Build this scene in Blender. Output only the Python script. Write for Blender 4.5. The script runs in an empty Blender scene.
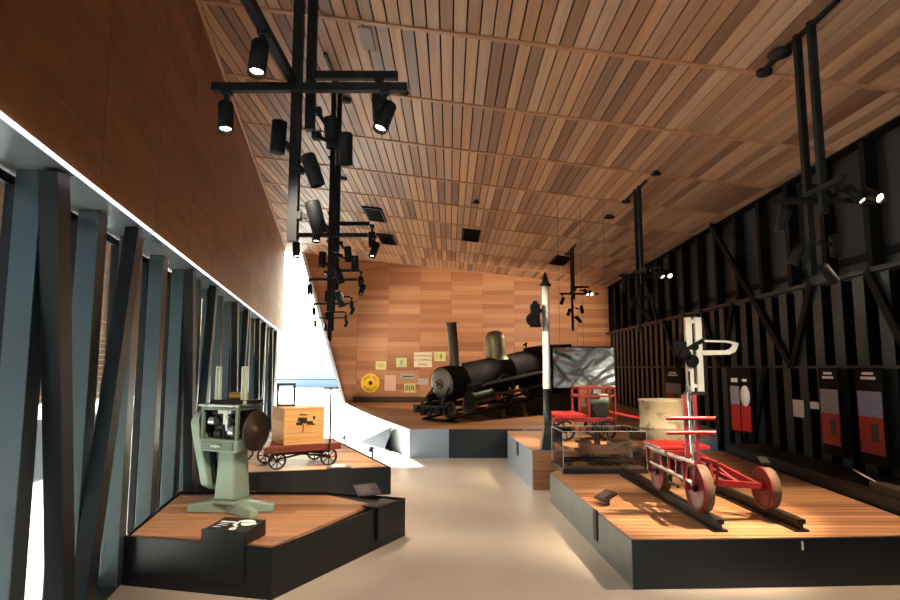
import bpy, math, random
from mathutils import Vector, Matrix, Euler
random.seed(7)
SC = bpy.context.scene
COL = SC.collection
PI = math.pi

# ------------------------------------------------------------------ camera, world, sun, exposure
cam_d = bpy.data.cameras.new('camera'); cam = bpy.data.objects.new('camera', cam_d); COL.objects.link(cam)
cam_d.sensor_width = 36; cam_d.lens = 36*604/900; cam_d.clip_start = .05; cam_d.clip_end = 300
cam.location = (0, 0, 1.6); cam.rotation_euler = (PI/2 + math.atan(67/604), 0, 0)
SC.camera = cam
SC.view_settings.view_transform = 'Standard'; SC.view_settings.look = 'None'
SC.view_settings.gamma = 1; SC.view_settings.use_curve_mapping = False
SC.view_settings.exposure = 0.92
SC.cycles.max_bounces = 10; SC.cycles.diffuse_bounces = 5; SC.cycles.glossy_bounces = 4
SC.cycles.transparent_max_bounces = 16
SC.cycles.sample_clamp_indirect = 6; SC.cycles.caustics_reflective = False; SC.cycles.caustics_refractive = False
SUN_DIR = Vector((-.84, 1.79, 1.0)).normalized()
w = bpy.data.worlds.new('sky'); SC.world = w; w.use_nodes = True
nt = w.node_tree; bg = nt.nodes['Background']
sky = nt.nodes.new('ShaderNodeTexSky'); sky.sky_type = 'NISHITA'; sky.sun_disc = False
sky.sun_elevation = math.asin(SUN_DIR.z); sky.sun_rotation = math.atan2(SUN_DIR.x, SUN_DIR.y)
sky.air_density = 1.0; sky.dust_density = 3.0; sky.ozone_density = 1.0
nt.links.new(sky.outputs[0], bg.inputs[0]); bg.inputs[1].default_value = .42
sd = bpy.data.lights.new('sun', 'SUN'); sd.energy = 55; sd.angle = math.radians(.6); sd.color = (1, .96, .9)
sun = bpy.data.objects.new('sun', sd); COL.objects.link(sun)
sun.rotation_euler = SUN_DIR.to_track_quat('Z', 'Y').to_euler(); sun.location = (-10, 30, 20)

# ------------------------------------------------------------------ materials
def lin(h):
    h = h.lstrip('#'); c = [int(h[i:i+2], 16)/255 for i in (0, 2, 4)]
    return tuple([x/12.92 if x <= .04045 else ((x+.055)/1.055)**2.4 for x in c] + [1])
def mat(name):
    m = bpy.data.materials.new(name); m.use_nodes = True
    return m, m.node_tree, m.node_tree.nodes['Principled BSDF']
def plain(name, col, rough=.5, metal=0, noise=0, nscale=8, bump=0, spec=.5):
    m, t, b = mat(name); c = lin(col)
    b.inputs['Base Color'].default_value = c; b.inputs['Roughness'].default_value = rough
    b.inputs['Metallic'].default_value = metal; b.inputs['Specular IOR Level'].default_value = spec
    if noise or bump:
        tc = t.nodes.new('ShaderNodeTexCoord'); n = t.nodes.new('ShaderNodeTexNoise')
        n.inputs['Scale'].default_value = nscale; n.inputs['Detail'].default_value = 6
        t.links.new(tc.outputs['Object'], n.inputs['Vector'])
        if noise:
            r = t.nodes.new('ShaderNodeMix'); r.data_type = 'RGBA'
            r.inputs[6].default_value = tuple(x*(1-noise) for x in c[:3]) + (1,)
            r.inputs[7].default_value = tuple(min(1, x*(1+noise)) for x in c[:3]) + (1,)
            t.links.new(n.outputs[0], r.inputs[0]); t.links.new(r.outputs[2], b.inputs['Base Color'])
            mr = t.nodes.new('ShaderNodeMapRange'); mr.inputs[3].default_value = max(0, rough-.12); mr.inputs[4].default_value = min(1, rough+.12)
            t.links.new(n.outputs[0], mr.inputs[0]); t.links.new(mr.outputs[0], b.inputs['Roughness'])
        if bump:
            bp = t.nodes.new('ShaderNodeBump'); bp.inputs['Strength'].default_value = bump; bp.inputs['Distance'].default_value = .01
            t.links.new(n.outputs[0], bp.inputs['Height']); t.links.new(bp.outputs[0], b.inputs['Normal'])
    return m
def wood(name, cols, axis='Y', rough=.5, grain=.25, gs=6, spec=.4):
    """boards: a tone per island, with grain stretched along axis"""
    m, t, b = mat(name)
    N, L = t.nodes, t.links
    geo = N.new('ShaderNodeNewGeometry'); rp = N.new('ShaderNodeValToRGB')
    e = rp.color_ramp.elements
    while len(e) < len(cols): e.new(.5)
    for i, c in enumerate(cols):
        e[i].position = i/(len(cols)-1); e[i].color = lin(c)
    L.new(geo.outputs['Random Per Island'], rp.inputs[0])
    tc = N.new('ShaderNodeTexCoord'); mp = N.new('ShaderNodeMapping')
    s = {'X': (.6, gs*4, gs*4), 'Y': (gs*4, .6, gs*4), 'Z': (gs*4, gs*4, .6)}[axis]
    mp.inputs['Scale'].default_value = s
    ad = N.new('ShaderNodeVectorMath'); ad.operation = 'MULTIPLY_ADD'
    ad.inputs[1].default_value = (1, 1, 1)
    sc_ = N.new('ShaderNodeVectorMath'); sc_.operation = 'SCALE'; sc_.inputs[0].default_value = (37, 51, 23)
    L.new(geo.outputs['Random Per Island'], sc_.inputs['Scale'])
    L.new(tc.outputs['Object'], mp.inputs['Vector']); L.new(mp.outputs[0], ad.inputs[0]); L.new(sc_.outputs[0], ad.inputs[2])
    n = N.new('ShaderNodeTexNoise'); n.inputs['Scale'].default_value = 1.0; n.inputs['Detail'].default_value = 7; n.inputs['Distortion'].default_value = .6
    L.new(ad.outputs[0], n.inputs['Vector'])
    mr = N.new('ShaderNodeMapRange'); mr.inputs[1].default_value = .25; mr.inputs[2].default_value = .75
    mr.inputs[3].default_value = 1-grain; mr.inputs[4].default_value = 1+grain*.6
    L.new(n.outputs[0], mr.inputs[0])
    mx = N.new('ShaderNodeVectorMath'); mx.operation = 'SCALE'
    L.new(rp.outputs[0], mx.inputs[0]); L.new(mr.outputs[0], mx.inputs['Scale']); L.new(mx.outputs[0], b.inputs['Base Color'])
    b.inputs['Roughness'].default_value = rough; b.inputs['Specular IOR Level'].default_value = spec
    bp = N.new('ShaderNodeBump'); bp.inputs['Strength'].default_value = .12; bp.inputs['Distance'].default_value = .004
    L.new(n.outputs[0], bp.inputs['Height']); L.new(bp.outputs[0], b.inputs['Normal'])
    return m
def emit(name, col, s):
    m, t, b = mat(name); b.inputs['Base Color'].default_value = lin(col)
    b.inputs['Emission Color'].default_value = lin(col); b.inputs['Emission Strength'].default_value = s
    return m
def glassy(name, tint='#ffffff', amount=1.0):
    m, t, b = mat(name); N, L = t.nodes, t.links; N.remove(b)
    out = [x for x in N if x.type == 'OUTPUT_MATERIAL'][0]
    tr = N.new('ShaderNodeBsdfTransparent'); tr.inputs[0].default_value = lin(tint)
    gl = N.new('ShaderNodeBsdfGlossy'); gl.inputs['Roughness'].default_value = .01
    fr = N.new('ShaderNodeFresnel'); fr.inputs[0].default_value = 1.5
    mu = N.new('ShaderNodeMath'); mu.operation = 'MULTIPLY'; mu.inputs[1].default_value = amount
    mx = N.new('ShaderNodeMixShader')
    L.new(fr.outputs[0], mu.inputs[0]); L.new(mu.outputs[0], mx.inputs[0]); L.new(tr.outputs[0], mx.inputs[1]); L.new(gl.outputs[0], mx.inputs[2])
    L.new(mx.outputs[0], out.inputs[0])
    return m

M = {}
M['ceil'] = wood('ceiling_cedar', ['#876250', '#c0936e', '#cca480', '#ab8268', '#c8a68a', '#7a5644', '#b58c6c'], 'Y', .5, .22)
M['ceilback'] = plain('ceiling_void', '#0c0a09', .9)
M['batten'] = wood('batten_cedar', ['#c0906c', '#b4825e'], 'X', .5, .15)
M['wallwood'] = wood('wall_veneer', ['#7c4826', '#8c562f', '#9a6036', '#84502c'], 'Y', .55, .3, 4)
M['backwood'] = wood('back_wall_cedar', ['#8e5838', '#b47e54', '#a06a46', '#bf8c64', '#98603e', '#ab744e'], 'X', .5, .2)
M['deck'] = wood('deck_timber', ['#9a6644', '#b88458', '#84563a', '#c08e64', '#a87048'], 'X', .5, .25)
M['outwood'] = wood('outside_cladding', ['#8a5a3a', '#a06c48', '#745038'], 'Y', .7, .3)
M['steel'] = plain('dark_steel', '#4b545a', .34, .75, .08, 3)
M['steelblack'] = plain('black_steel', '#101214', .45, .3, .1, 3)
M['post'] = plain('post_paint', '#586367', .36, .65, .06, 2)
M['soffit'] = plain('soffit_panel', '#98a2aa', .3, .6, .05, 2)
M['steelpale'] = plain('pale_blue_steel', '#8b99a8', .4, .35, .06, 3)  # platform steel made paler, with bounced sunlight put into its colour
M['diag'] = plain('brace_paint', '#141619', .5, .2, .05, 2)
M['black'] = plain('satin_black', '#0d0d0e', .45)
M['rail'] = plain('rail_iron', '#2a221e', .5, .6, .2, 20)
M['wallblack'] = plain('black_wall_panel', '#1f2022', .5, .0, .1, 2)
M['rib'] = plain('rib_black', '#050506', .65, spec=.15)
M['fin'] = plain('fin_grey', '#242f30', .45, .3, .08, 3)
M['railtrim'] = plain('rail_trim', '#222829', .45, .4)
M['glass'] = glassy('window_glass', '#f2f7f6', .8)
M['acrylic'] = glassy('clear_acrylic', '#fcfcfb', .9)
M['white'] = plain('white_paint', '#dcd8cc', .5, 0, .05, 6)
M['cream'] = plain('cream_paint', '#d8c8a0', .55, 0, .1, 10)
M['jamb'] = plain('pale_jamb', '#cfd6da', .5)
M['green'] = plain('sage_green_enamel', '#7f9282', .42, .1, .12, 7, .05)
M['palegreen'] = plain('pale_green_enamel', '#aab5a4', .4, .1, .08, 8)
M['greend'] = plain('worn_green', '#5c6b5c', .5, .2, .2, 12)
M['iron'] = plain('dark_iron', '#151413', .5, .35, .2, 14)
M['ironb'] = plain('brown_iron', '#33281f', .5, .5, .25, 10)
M['modelbrown'] = plain('model_brown', '#6a4c38', .5, .2, .2, 12)
M['silver'] = plain('bare_metal', '#a9a8a2', .3, .9, .1, 20)
M['brass'] = plain('old_brass', '#9a7a3c', .4, .8)
M['red'] = plain('red_paint', '#720d11', .5, 0, .08, 10)
M['redl'] = plain('bright_red_paint', '#a41a15', .4, 0, .05, 10)
M['lens'] = emit('lamp_lens', '#ffe3c0', 14)
M['led'] = emit('led_strip', '#f2f4ff', 3)
M['lamp'] = plain('lamp_black', '#0a0a0b', .65, spec=.3)
M['boxwood'] = wood('pine_box', ['#a87c48', '#b48852', '#9c7040'], 'X', .55, .25)
M['redwood'] = plain('red_brown_timber', '#5e2418', .5, 0, .2, 9)
M['darkwood'] = wood('sleeper_timber', ['#2e2018', '#3a281c', '#261a14'], 'Y', .7, .3)
M['drum'] = plain('cream_rusty_drum', '#c9b077', .55, .1, .0, 5)
M['tread'] = plain('worn_tread', '#5c4630', .7, .2, .2, 14)
M['label'] = plain('label_panel', '#1c1512', .3)
M['ink'] = plain('white_ink', '#e8e6e2', .5)
M['darkink'] = plain('dark_ink', '#2a2018', .6)
M['redprint'] = plain('red_print', '#a81e18', .5)
M['paper'] = plain('paper_cream', '#d8cfb4', .7)
M['papergreen'] = plain('paper_green', '#c2c48a', .7, 0, .12, 30)
M['paperpink'] = plain('paper_pink', '#d0b0a0', .7)
M['papergrey'] = plain('paper_grey', '#a8a4a4', .7)
M['yellow'] = plain('yellow_enamel', '#e8bc10', .45)
M['boiler'] = plain('boiler_black', '#070605', .75, .0, .2, 6, spec=.12)
M['smoke'] = plain('smokebox_grey', '#6a625c', .45, .6, .25, 8)
M['copper'] = plain('dome_patina', '#7a7152', .45, .5, .3, 4)
M['stack'] = plain('chimney_brown', '#4a3c30', .55, .4, .2, 6)
M['rubber'] = plain('rubber', '#111111', .7)
M['concrete_out'] = plain('pale_paving', '#c4c2bc', .8, 0, .06, 2)
M['hill'] = plain('distant_grey', '#d2dadd', .9, 0, .1, .3)
M['photo'] = plain('old_photograph', '#8c8c90', .6, 0, .6, 26)
M['photob'] = plain('bluish_photograph', '#8488a8', .6, 0, .5, 22)
M['photod'] = plain('dark_old_photograph', '#453638', .6, 0, .7, 40)

# polished concrete
m, t, b = mat('polished_concrete'); N, L = t.nodes, t.links
tc = N.new('ShaderNodeTexCoord'); n1 = N.new('ShaderNodeTexNoise'); n1.inputs['Scale'].default_value = .8; n1.inputs['Detail'].default_value = 5
L.new(tc.outputs['Object'], n1.inputs['Vector'])
fm = N.new('ShaderNodeMix'); fm.data_type = 'RGBA'; fm.inputs[6].default_value = lin('#948678'); fm.inputs[7].default_value = lin('#b8aa9a')
L.new(n1.outputs[0], fm.inputs[0]); L.new(fm.outputs[2], b.inputs['Base Color']); b.inputs['Roughness'].default_value = .27
M['concrete'] = m
# rust-streaked drum
t = M['drum'].node_tree; b = t.nodes['Principled BSDF']; N, L = t.nodes, t.links
tc = N.new('ShaderNodeTexCoord'); n1 = N.new('ShaderNodeTexNoise'); n1.inputs['Scale'].default_value = 9; n1.inputs['Detail'].default_value = 8
L.new(tc.outputs['Object'], n1.inputs[0])
rp = N.new('ShaderNodeValToRGB'); e = rp.color_ramp.elements
e[0].position = .24; e[0].color = lin('#7e5a30'); e[1].position = .46; e[1].color = lin('#cbbd98')
L.new(n1.outputs[0], rp.inputs[0]); L.new(rp.outputs[0], b.inputs['Base Color'])
# silver film
m, t, b = mat('silver_film'); b.inputs['Base Color'].default_value = lin('#868b89'); b.inputs['Metallic'].default_value = .45
b.inputs['Roughness'].default_value = .26; M['film'] = m

# ------------------------------------------------------------------ mesh builder
class MB:
    def __init__(s): s.v = []; s.f = []; s.sm = []; s.mi = []; s.cur = 0
    def add(s, vs, fs, smooth=False):
        o = len(s.v); s.v += [tuple(p) for p in vs]
        for f in fs:
            s.f.append([i+o for i in f]); s.sm.append(smooth); s.mi.append(s.cur)
        return s
    def hexa(s, p):  # 4 bottom ccw, 4 top ccw
        return s.add(p, [(3, 2, 1, 0), (4, 5, 6, 7), (0, 1, 5, 4), (1, 2, 6, 5), (2, 3, 7, 6), (3, 0, 4, 7)])
    def box(s, c, d, rot=None):
        x, y, z = d[0]/2, d[1]/2, d[2]/2
        p = [Vector(q) for q in ((-x, -y, -z), (x, -y, -z), (x, y, -z), (-x, y, -z), (-x, -y, z), (x, -y, z), (x, y, z), (-x, y, z))]
        if rot is not None:
            R = Euler(rot).to_matrix() if not isinstance(rot, Matrix) else rot
            p = [R @ q for q in p]
        return s.hexa([q + Vector(c) for q in p])
    def beam(s, a, b, wd, ht, up=(0, 0, 1)):
        a, b = Vector(a), Vector(b); d = (b-a).normalized(); up = Vector(up)
        sd_ = d.cross(up)
        if sd_.length < 1e-4: sd_ = d.cross(Vector((0, 1, 0)))
        sd_.normalize(); u = sd_.cross(d).normalized()
        q = lambda P, i, j: P + sd_*(i*wd/2) + u*(j*ht/2)
        return s.hexa([q(a, -1, -1), q(a, 1, -1), q(b, 1, -1), q(b, -1, -1), q(a, -1, 1), q(a, 1, 1), q(b, 1, 1), q(b, -1, 1)])
    def cyl(s, a, b, r, r2=None, seg=16, caps=True):
        a, b = Vector(a), Vector(b); r2 = r if r2 is None else r2
        d = (b-a).normalized(); x = d.orthogonal().normalized(); y = d.cross(x)
        vs = []
        for P, R in ((a, r), (b, r2)):
            for i in range(seg):
                t_ = 2*PI*i/seg; vs.append(P + x*(R*math.cos(t_)) + y*(R*math.sin(t_)))
        s.add(vs, [(i, (i+1) % seg, seg+(i+1) % seg, seg+i) for i in range(seg)], True)
        if caps:
            s.add(vs[:seg], [tuple(reversed(range(seg)))]); s.add(vs[seg:], [tuple(range(seg))])
        return s
    def tube(s, pts, r, seg=10):
        for i in range(len(pts)-1): s.cyl(pts[i], pts[i+1], r, seg=seg)
        for p in pts[1:-1]: s.ball(p, r*1.0, 8, 6)
        return s
    def ball(s, c, r, seg=16, rings=10, sc=(1, 1, 1)):
        c = Vector(c); vs = []; fs = []
        for i in range(rings+1):
            th = PI*i/rings
            for j in range(seg):
                ph = 2*PI*j/seg
                vs.append(c + Vector((r*sc[0]*math.sin(th)*math.cos(ph), r*sc[1]*math.sin(th)*math.sin(ph), r*sc[2]*math.cos(th))))
        for i in range(rings):
            for j in range(seg):
                k = (j+1) % seg; fs.append((i*seg+j, (i+1)*seg+j, (i+1)*seg+k, i*seg+k))
        return s.add(vs, fs, True)
    def lathe(s, prof, o=(0, 0, 0), axis=(0, 0, 1), seg=24):
        o = Vector(o); d = Vector(axis).normalized(); x = d.orthogonal().normalized(); y = d.cross(x)
        vs = []; fs = []
        for r, z in prof:
            for j in range(seg):
                t_ = 2*PI*j/seg; vs.append(o + d*z + x*(r*math.cos(t_)) + y*(r*math.sin(t_)))
        for i in range(len(prof)-1):
            for j in range(seg):
                k = (j+1) % seg; fs.append((i*seg+j, i*seg+k, (i+1)*seg+k, (i+1)*seg+j))
        return s.add(vs, fs, True)
    def torus(s, c, axis, R, r, seg=24, rs=8):
        prof = [(R + r*math.cos(2*PI*i/rs), r*math.sin(2*PI*i/rs)) for i in range(rs+1)]
        return s.lathe(prof, c, axis, seg)
    def prism(s, poly, z0, z1):
        n = len(poly)
        vs = [(p[0], p[1], z0) for p in poly] + [(p[0], p[1], z1) for p in poly]
        return s.add(vs, [tuple(reversed(range(n))), tuple(range(n, 2*n))] + [(i, (i+1) % n, n+(i+1) % n, n+i) for i in range(n)])
    def plate(s, pts, th, nrm):  # flat polygon given thickness along nrm
        nv = Vector(nrm).normalized()*th; n = len(pts)
        vs = [Vector(p) for p in pts] + [Vector(p)+nv for p in pts]
        return s.add(vs, [tuple(reversed(range(n))), tuple(range(n, 2*n))] + [(i, (i+1) % n, n+(i+1) % n, n+i) for i in range(n)])
    def wheel(s, c, axis, R, wd, spokes=8, rim=.14, hub=.16, spoke=.05):
        c = Vector(c); d = Vector(axis).normalized()
        s.lathe([(R, -wd/2), (R, wd/2), (R*(1-rim), wd/2), (R*(1-rim), -wd/2), (R, -wd/2)], c, d, 28)
        s.cyl(c-d*wd*.6, c+d*wd*.6, R*hub, seg=14)
        x = d.orthogonal().normalized(); y = d.cross(x)
        for i in range(spokes):
            t_ = 2*PI*i/spokes; e = x*math.cos(t_) + y*math.sin(t_)
            s.beam(c+e*R*hub*.7, c+e*R*(1-rim*.6), R*spoke*1.6, wd*.5, d)
        return s
    def build(s, name, mats, parent=None, bevel=0, kind=None, label=None):
        me = bpy.data.meshes.new(name); me.from_pydata(s.v, [], s.f)
        for mm in (mats if isinstance(mats, (list, tuple)) else [mats]): me.materials.append(mm)
        me.polygons.foreach_set('use_smooth', s.sm); me.polygons.foreach_set('material_index', s.mi); me.update()
        o = bpy.data.objects.new(name, me); COL.objects.link(o)
        if parent is not None: o.parent = parent
        if bevel:
            bv = o.modifiers.new('bevel', 'BEVEL'); bv.width = bevel; bv.segments = 2; bv.limit_method = 'ANGLE'; bv.angle_limit = math.radians(40)
        if kind: o['kind'] = kind
        if label: o['label'] = label
        return o
def thing(name, label, cat, loc=(0, 0, 0), rz=0, group=None, rot=None):
    o = bpy.data.objects.new(name, None); COL.objects.link(o); o.empty_display_size = .1
    o.location = loc; o.rotation_euler = rot if rot else (0, 0, rz); o['label'] = label; o['category'] = cat
    if group: o['group'] = group
    return o
def tag(o, label, cat, group=None):
    o['label'] = label; o['category'] = cat
    if group: o['group'] = group
    return o
def text_mesh(items, m, parent, name='lettering'):
    """items: (string, size, matrix); all letters of one notice become one mesh"""
    vs, fs = [], []
    for body, size, mtx in items:
        c = bpy.data.curves.new('letters', 'FONT'); c.body = body; c.size = size; c.align_x = 'CENTER'; c.align_y = 'CENTER'; c.extrude = .001
        o = bpy.data.objects.new('letters', c); me = bpy.data.meshes.new_from_object(o)
        n = len(vs); vs += [tuple(mtx @ v.co) for v in me.vertices]; fs += [[k+n for k in p.vertices] for p in me.polygons]
        bpy.data.objects.remove(o); bpy.data.meshes.remove(me); bpy.data.curves.remove(c)
    return MB().add(vs, fs).build(name, m, parent)
def clip(poly, a, b, c):  # keep a*x+b*y<=c
    out = []
    for i in range(len(poly)):
        p, q = poly[i], poly[(i+1) % len(poly)]
        dp, dq = a*p[0]+b*p[1]-c, a*q[0]+b*q[1]-c
        if dp <= 0: out.append(p)
        if dp*dq < 0:
            t_ = dp/(dp-dq); out.append((p[0]+(q[0]-p[0])*t_, p[1]+(q[1]-p[1])*t_))
    return out

# ------------------------------------------------------------------ room layout
LS, RS = -.205, .03                      # how the two long walls splay with depth
def XL(y, off=-1.33): return off + LS*y
def XR(y, off=4.6): return off + RS*y
es = Vector((LS, 1, 0)).normalized(); en = Vector((es.y, -es.x, 0))     # along the left wall, and into the room
LROT = math.atan2(es.y, es.x) - PI/2
er = Vector((RS, 1, 0)).normalized(); RROT = math.atan2(er.y, er.x) - PI/2
Y0, YB, YW = -3.5, 19.3, 18.4            # rear, back wall, end of the left timber wall
def zl(y): return 5.1 + .012*y
def zr(y): return 4.2 - .003*y
def zc(x, y):
    a, b_ = XL(y), XR(y)
    return zr(y) + (zl(y)-zr(y))*(b_-x)/(b_-a)

# floor and ground
mb = MB(); mb.prism([(XL(Y0, -1.78), Y0), (XR(Y0, 5), Y0), (XR(YB+.4, 5), YB+.4), (XL(YB+.4, -1.78), YB+.4)], -.12, 0)
mb.build('floor', M['concrete'], kind='structure')
mb = MB(); mb.prism([(-60, -40), (60, -40), (60, 90), (-60, 90)], -.3, -.125)
mb.build('ground_outside', M['concrete_out'], kind='structure')

# ceiling: boards running down the room on a black void, cross battens
mb = MB(); PW, rows = .128, []
y = Y0
PL = 1.52
ys = [5.55 - 1.52*6 + i*PL for i in range(17)]
for i in range(len(ys)-1):
    ya, yb = max(ys[i], Y0), min(ys[i+1], YB+.05)
    if yb <= ya: continue
    x = -5.6
    while x < 5.3:
        xa, xb = x+.008, x+PW-.008
        if xb > XL(ya)-.3 and xa < XR(yb)+.2:
            e = random.uniform(-.0015, .0015)
            pts = [(xa, ya+.01), (xb, ya+.01), (xb, yb-.01), (xa, yb-.01)]
            mb.hexa([Vector((px, py, zc(px, py)+e)) for px, py in pts] + [Vector((px, py, zc(px, py)+.02)) for px, py in pts])
        x += PW
mb.cur = 1
for i in range(24):
    ya = Y0 + (YB+.3-Y0)*i/24; yb = Y0 + (YB+.3-Y0)*(i+1)/24
    p = [(XL(ya, -1.8), ya), (XR(ya, 4.9), ya), (XR(yb, 4.9), yb), (XL(yb, -1.8), yb)]
    mb.hexa([Vector((a, b_, zc(a, b_)+.05)) for a, b_ in p] + [Vector((a, b_, zc(a, b_)+.25)) for a, b_ in p])
mb.build('ceiling', [M['ceil'], M['ceilback']], kind='structure')
for i, yy in enumerate(ys):
    if Y0 < yy < YB:
        a, b_ = XL(yy)+.01, XR(yy)-.01
        MB().beam((a, yy, zc(a, yy)-.006), (b_, yy, zc(b_, yy)-.006), .055, .02).build('trim_ceiling_%d' % i, M['batten'], kind='structure')

# left timber wall over the glazing
mb = MB(); n = 20; zb0 = 2.62
s_ = Y0
for i in range(19):
    ya, yb = Y0 + i*(YW-Y0)/19, Y0 + (i+1)*(YW-Y0)/19
    k = 0; z = zb0
    while z < zl(yb)-.02:
        zt = min(z+.3, zl(ya)+.01)
        pa, pb = (XL(ya+.004), ya+.004), (XL(yb-.004), yb-.004)
        q = lambda P, o, zz: Vector((P[0]-o, P[1], zz))
        mb.hexa([q(pa, .03, z), q(pa, 0, z), q(pb, 0, z), q(pb, .03, z), q(pa, .03, zt-.003), q(pa, 0, zt-.003), q(pb, 0, zt-.003), q(pb, .03, zt-.003)])
        z += .3
mb.cur = 1
p = [(XL(Y0)-.4, Y0), (XL(Y0)-.031, Y0), (XL(YW)-.031, YW), (XL(YW)-.4, YW)]
mb.hexa([Vector((a, b_, zb0+.01)) for a, b_ in p] + [Vector((a, b_, zl(b_)+.02)) for a, b_ in p])
mb.build('wall_left', [M['wallwood'], M['diag']], kind='structure')
# cornice batten where the wall meets the ceiling, LED line at its foot, soffit
MB().beam((XL(Y0)+.015, Y0, zl(Y0)-.03), (XL(YW)+.015, YW, zl(YW)-.03), .03, .06).build('trim_cornice', M['batten'], kind='structure')
MB().beam((XL(Y0)+.008, Y0, zb0-.012), (XL(YW)+.008, YW, zb0-.010), .010, .008).build('trim_light_strip', M['led'], kind='structure')
p = [(XL(Y0)-.42, Y0), (XL(Y0)-.004, Y0), (XL(YB)-.004, YB), (XL(YB)-.42, YB)]
MB().prism(p, zb0-.022, zb0-.002).build('trim_soffit', M['soffit'], kind='structure')

# left glazing: posts, braces, panes
PS = .78; posts = [3.06 + PS*k for k in range(-8, 20)]
PX = -1.53
ni = 0
for k, yy in enumerate(posts):
    c = Vector((XL(yy, PX), yy, 1.3))
    MB().box(c, (.12, .16, 2.59), (0, 0, LROT)).build('trim_post_%d' % k, M['post'], bevel=.004, kind='structure')
    if k < len(posts)-1:
        y2 = posts[k+1]; ym = (yy+y2)/2
        g = MB().box((XL(ym, -1.66), ym, 1.32), (.012, PS*1.02-.03, 2.5), (0, 0, LROT)).build('window_%d' % (k+1), M['glass'], kind='structure')
        fr = MB()
        for zz in (.05, 2.56): fr.box((XL(ym, -1.66), ym, zz), (.04, PS*1.0, .05), (0, 0, LROT))
        for d_ in (-1, 1): fr.box((XL(ym+d_*(PS/2-.02), -1.645), ym+d_*(PS/2-.02), 1.3), (.05, .026, 2.55), (0, 0, LROT))
        f = fr.build('window_frame', M['diag']); f.parent = g; f['kind'] = 'structure'
for j in range(0, 6):                       # V braces in every fourth and fifth bay
    k = 8 + j*4 - 4
    if k+2 >= len(posts): break
    ya, yc = posts[k], posts[k+2]; ym = posts[k+1]
    for q_, (yt, yo) in enumerate(((ya-.06, ym-.34), (yc-.30, ym-.15))):
        MB().beam((XL(yt, PX+.12), yt, 2.59), (XL(yo, PX+.12), yo, -.0+.03), .15, .09, up=en).build('trim_brace_%d' % (j*2+q_), M['diag'], kind='structure')
MB().beam((XL(Y0, -1.58), Y0, .015), (XL(YB, -1.58), YB, .015), .2, .03).build('trim_sill', M['diag'], kind='structure')

# back wall of cedar boards with a leaning left edge
def jamb(z): return -3.30 - (z-.55)*1.40/4.70
mb = MB(); z = 0.0; r_ = 0
while z < 5.3:
    zt = z + .15
    x0 = -4.9 + (0.0)
    cols = [-4.98 + i*1.005 for i in range(12)]
    for i in range(len(cols)-1):
        a, b_ = cols[i]+.003, cols[i+1]-.003
        la, lb = max(a, jamb(z)), max(a, jamb(zt))
        if b_ <= max(la, lb)+.02: continue
        b_ = min(b_, XR(YB)+.1)
        if b_-la < .05: continue
        if z > zc((a+b_)/2, YB)+.05: continue
        e = random.uniform(0, .004)
        mb.hexa([Vector(v) for v in ((la, YB-e, z), (b_, YB-e, z), (b_, YB+.03, z), (la, YB+.03, z), (lb, YB-e, zt-.003), (b_, YB-e, zt-.003), (b_, YB+.03, zt-.003), (lb, YB+.03, zt-.003))])
    z = zt
mb.cur = 1
xr = XR(YB)+.3
mb.hexa([Vector(v) for v in ((jamb(-.1), YB+.032, -.1), (xr, YB+.032, -.1), (xr, YB+.35, -.1), (jamb(-.1), YB+.35, -.1), (jamb(5.4), YB+.032, 5.4), (xr, YB+.032, 4.6), (xr, YB+.35, 4.6), (jamb(5.4), YB+.35, 5.4))])
mb.build('wall_back', [M['backwood'], M['diag']], kind='structure')
MB().beam((jamb(0)-.05, YB+.05, 0), (jamb(5.3)-.05, YB+.05, 5.3), .09, .3, up=(0, 1, 0)).build('trim_jamb', M['jamb'], kind='structure')
xg = XL(YB, -1.66)
g = MB().plate([(xg, YB+.1, .02), (jamb(0)-.1, YB+.1, .02), (jamb(5.2)-.1, YB+.1, 5.2), (xg, YB+.1, 5.3)], .012, (0, 1, 0)).build('window_back', M['glass'], kind='structure')
fr = MB().box(((xg+jamb(1.2))/2, YB+.1, 1.2), (jamb(1.2)-xg, .05, .035)).box((xg+.05, YB+.1, 2.6), (.06, .06, 5.2))
f = fr.build('window_frame', M['steel'], g); f['kind'] = 'structure'
g = MB().plate([(XL(YW+.05, -1.66), YW+.05, 2.7), (XL(YB, -1.66), YB, 2.7), (XL(YB, -1.66), YB, 5.3), (XL(YW+.05, -1.66), YW+.05, 5.3)], .012, en).build('window_corner', M['glass'], kind='structure')

# right wall: dark panels, ribs, fins, rails
zrail = 2.66
mb = MB()
p = [(XR(Y0), Y0), (XR(Y0)+.3, Y0), (XR(YB)+.3, YB), (XR(YB), YB)]
mb.hexa([Vector((a, b_, -.1)) for a, b_ in p] + [Vector((a, b_, zr(b_)+.08)) for a, b_ in p])
mb.build('wall_right', M['wallblack'], kind='structure')
RP = .83; k = 0; yy = 7.45 - RP*12
ribs = []
while yy < YB-.1:
    if yy > Y0:
        ribs.append(yy)
        h = zr(yy) - zrail - .032
        MB().box((XR(yy)-.07, yy, zrail+h/2), (.14, .1, h), (0, 0, RROT)).build('trim_rib_%d' % k, M['rib'], bevel=.004, kind='structure'); k += 1
        if yy+RP < YB:
            MB().box((XR(yy+RP/2)-.015, yy+RP/2, zrail+.20), (.03, RP*.72, .09), (0, 0, RROT)).build('trim_slot_%d' % k, M['rib'], kind='structure')
    yy += RP
yy = 7.45 - RP*12 + .2; k = 0
while yy < YB-.1:
    if yy > Y0:
        fb = MB().box((XR(yy)-.075, yy, 1.31), (.15, .17, 2.62), (0, 0, RROT)); fb.cur = 1; fb.box((XR(yy)-.155, yy, 1.31), (.01, .2, 2.62), (0, 0, RROT)); fb.build('trim_fin_%d' % k, [M['rib'], M['fin']], kind='structure'); k += 1
    yy += RP/2
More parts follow.
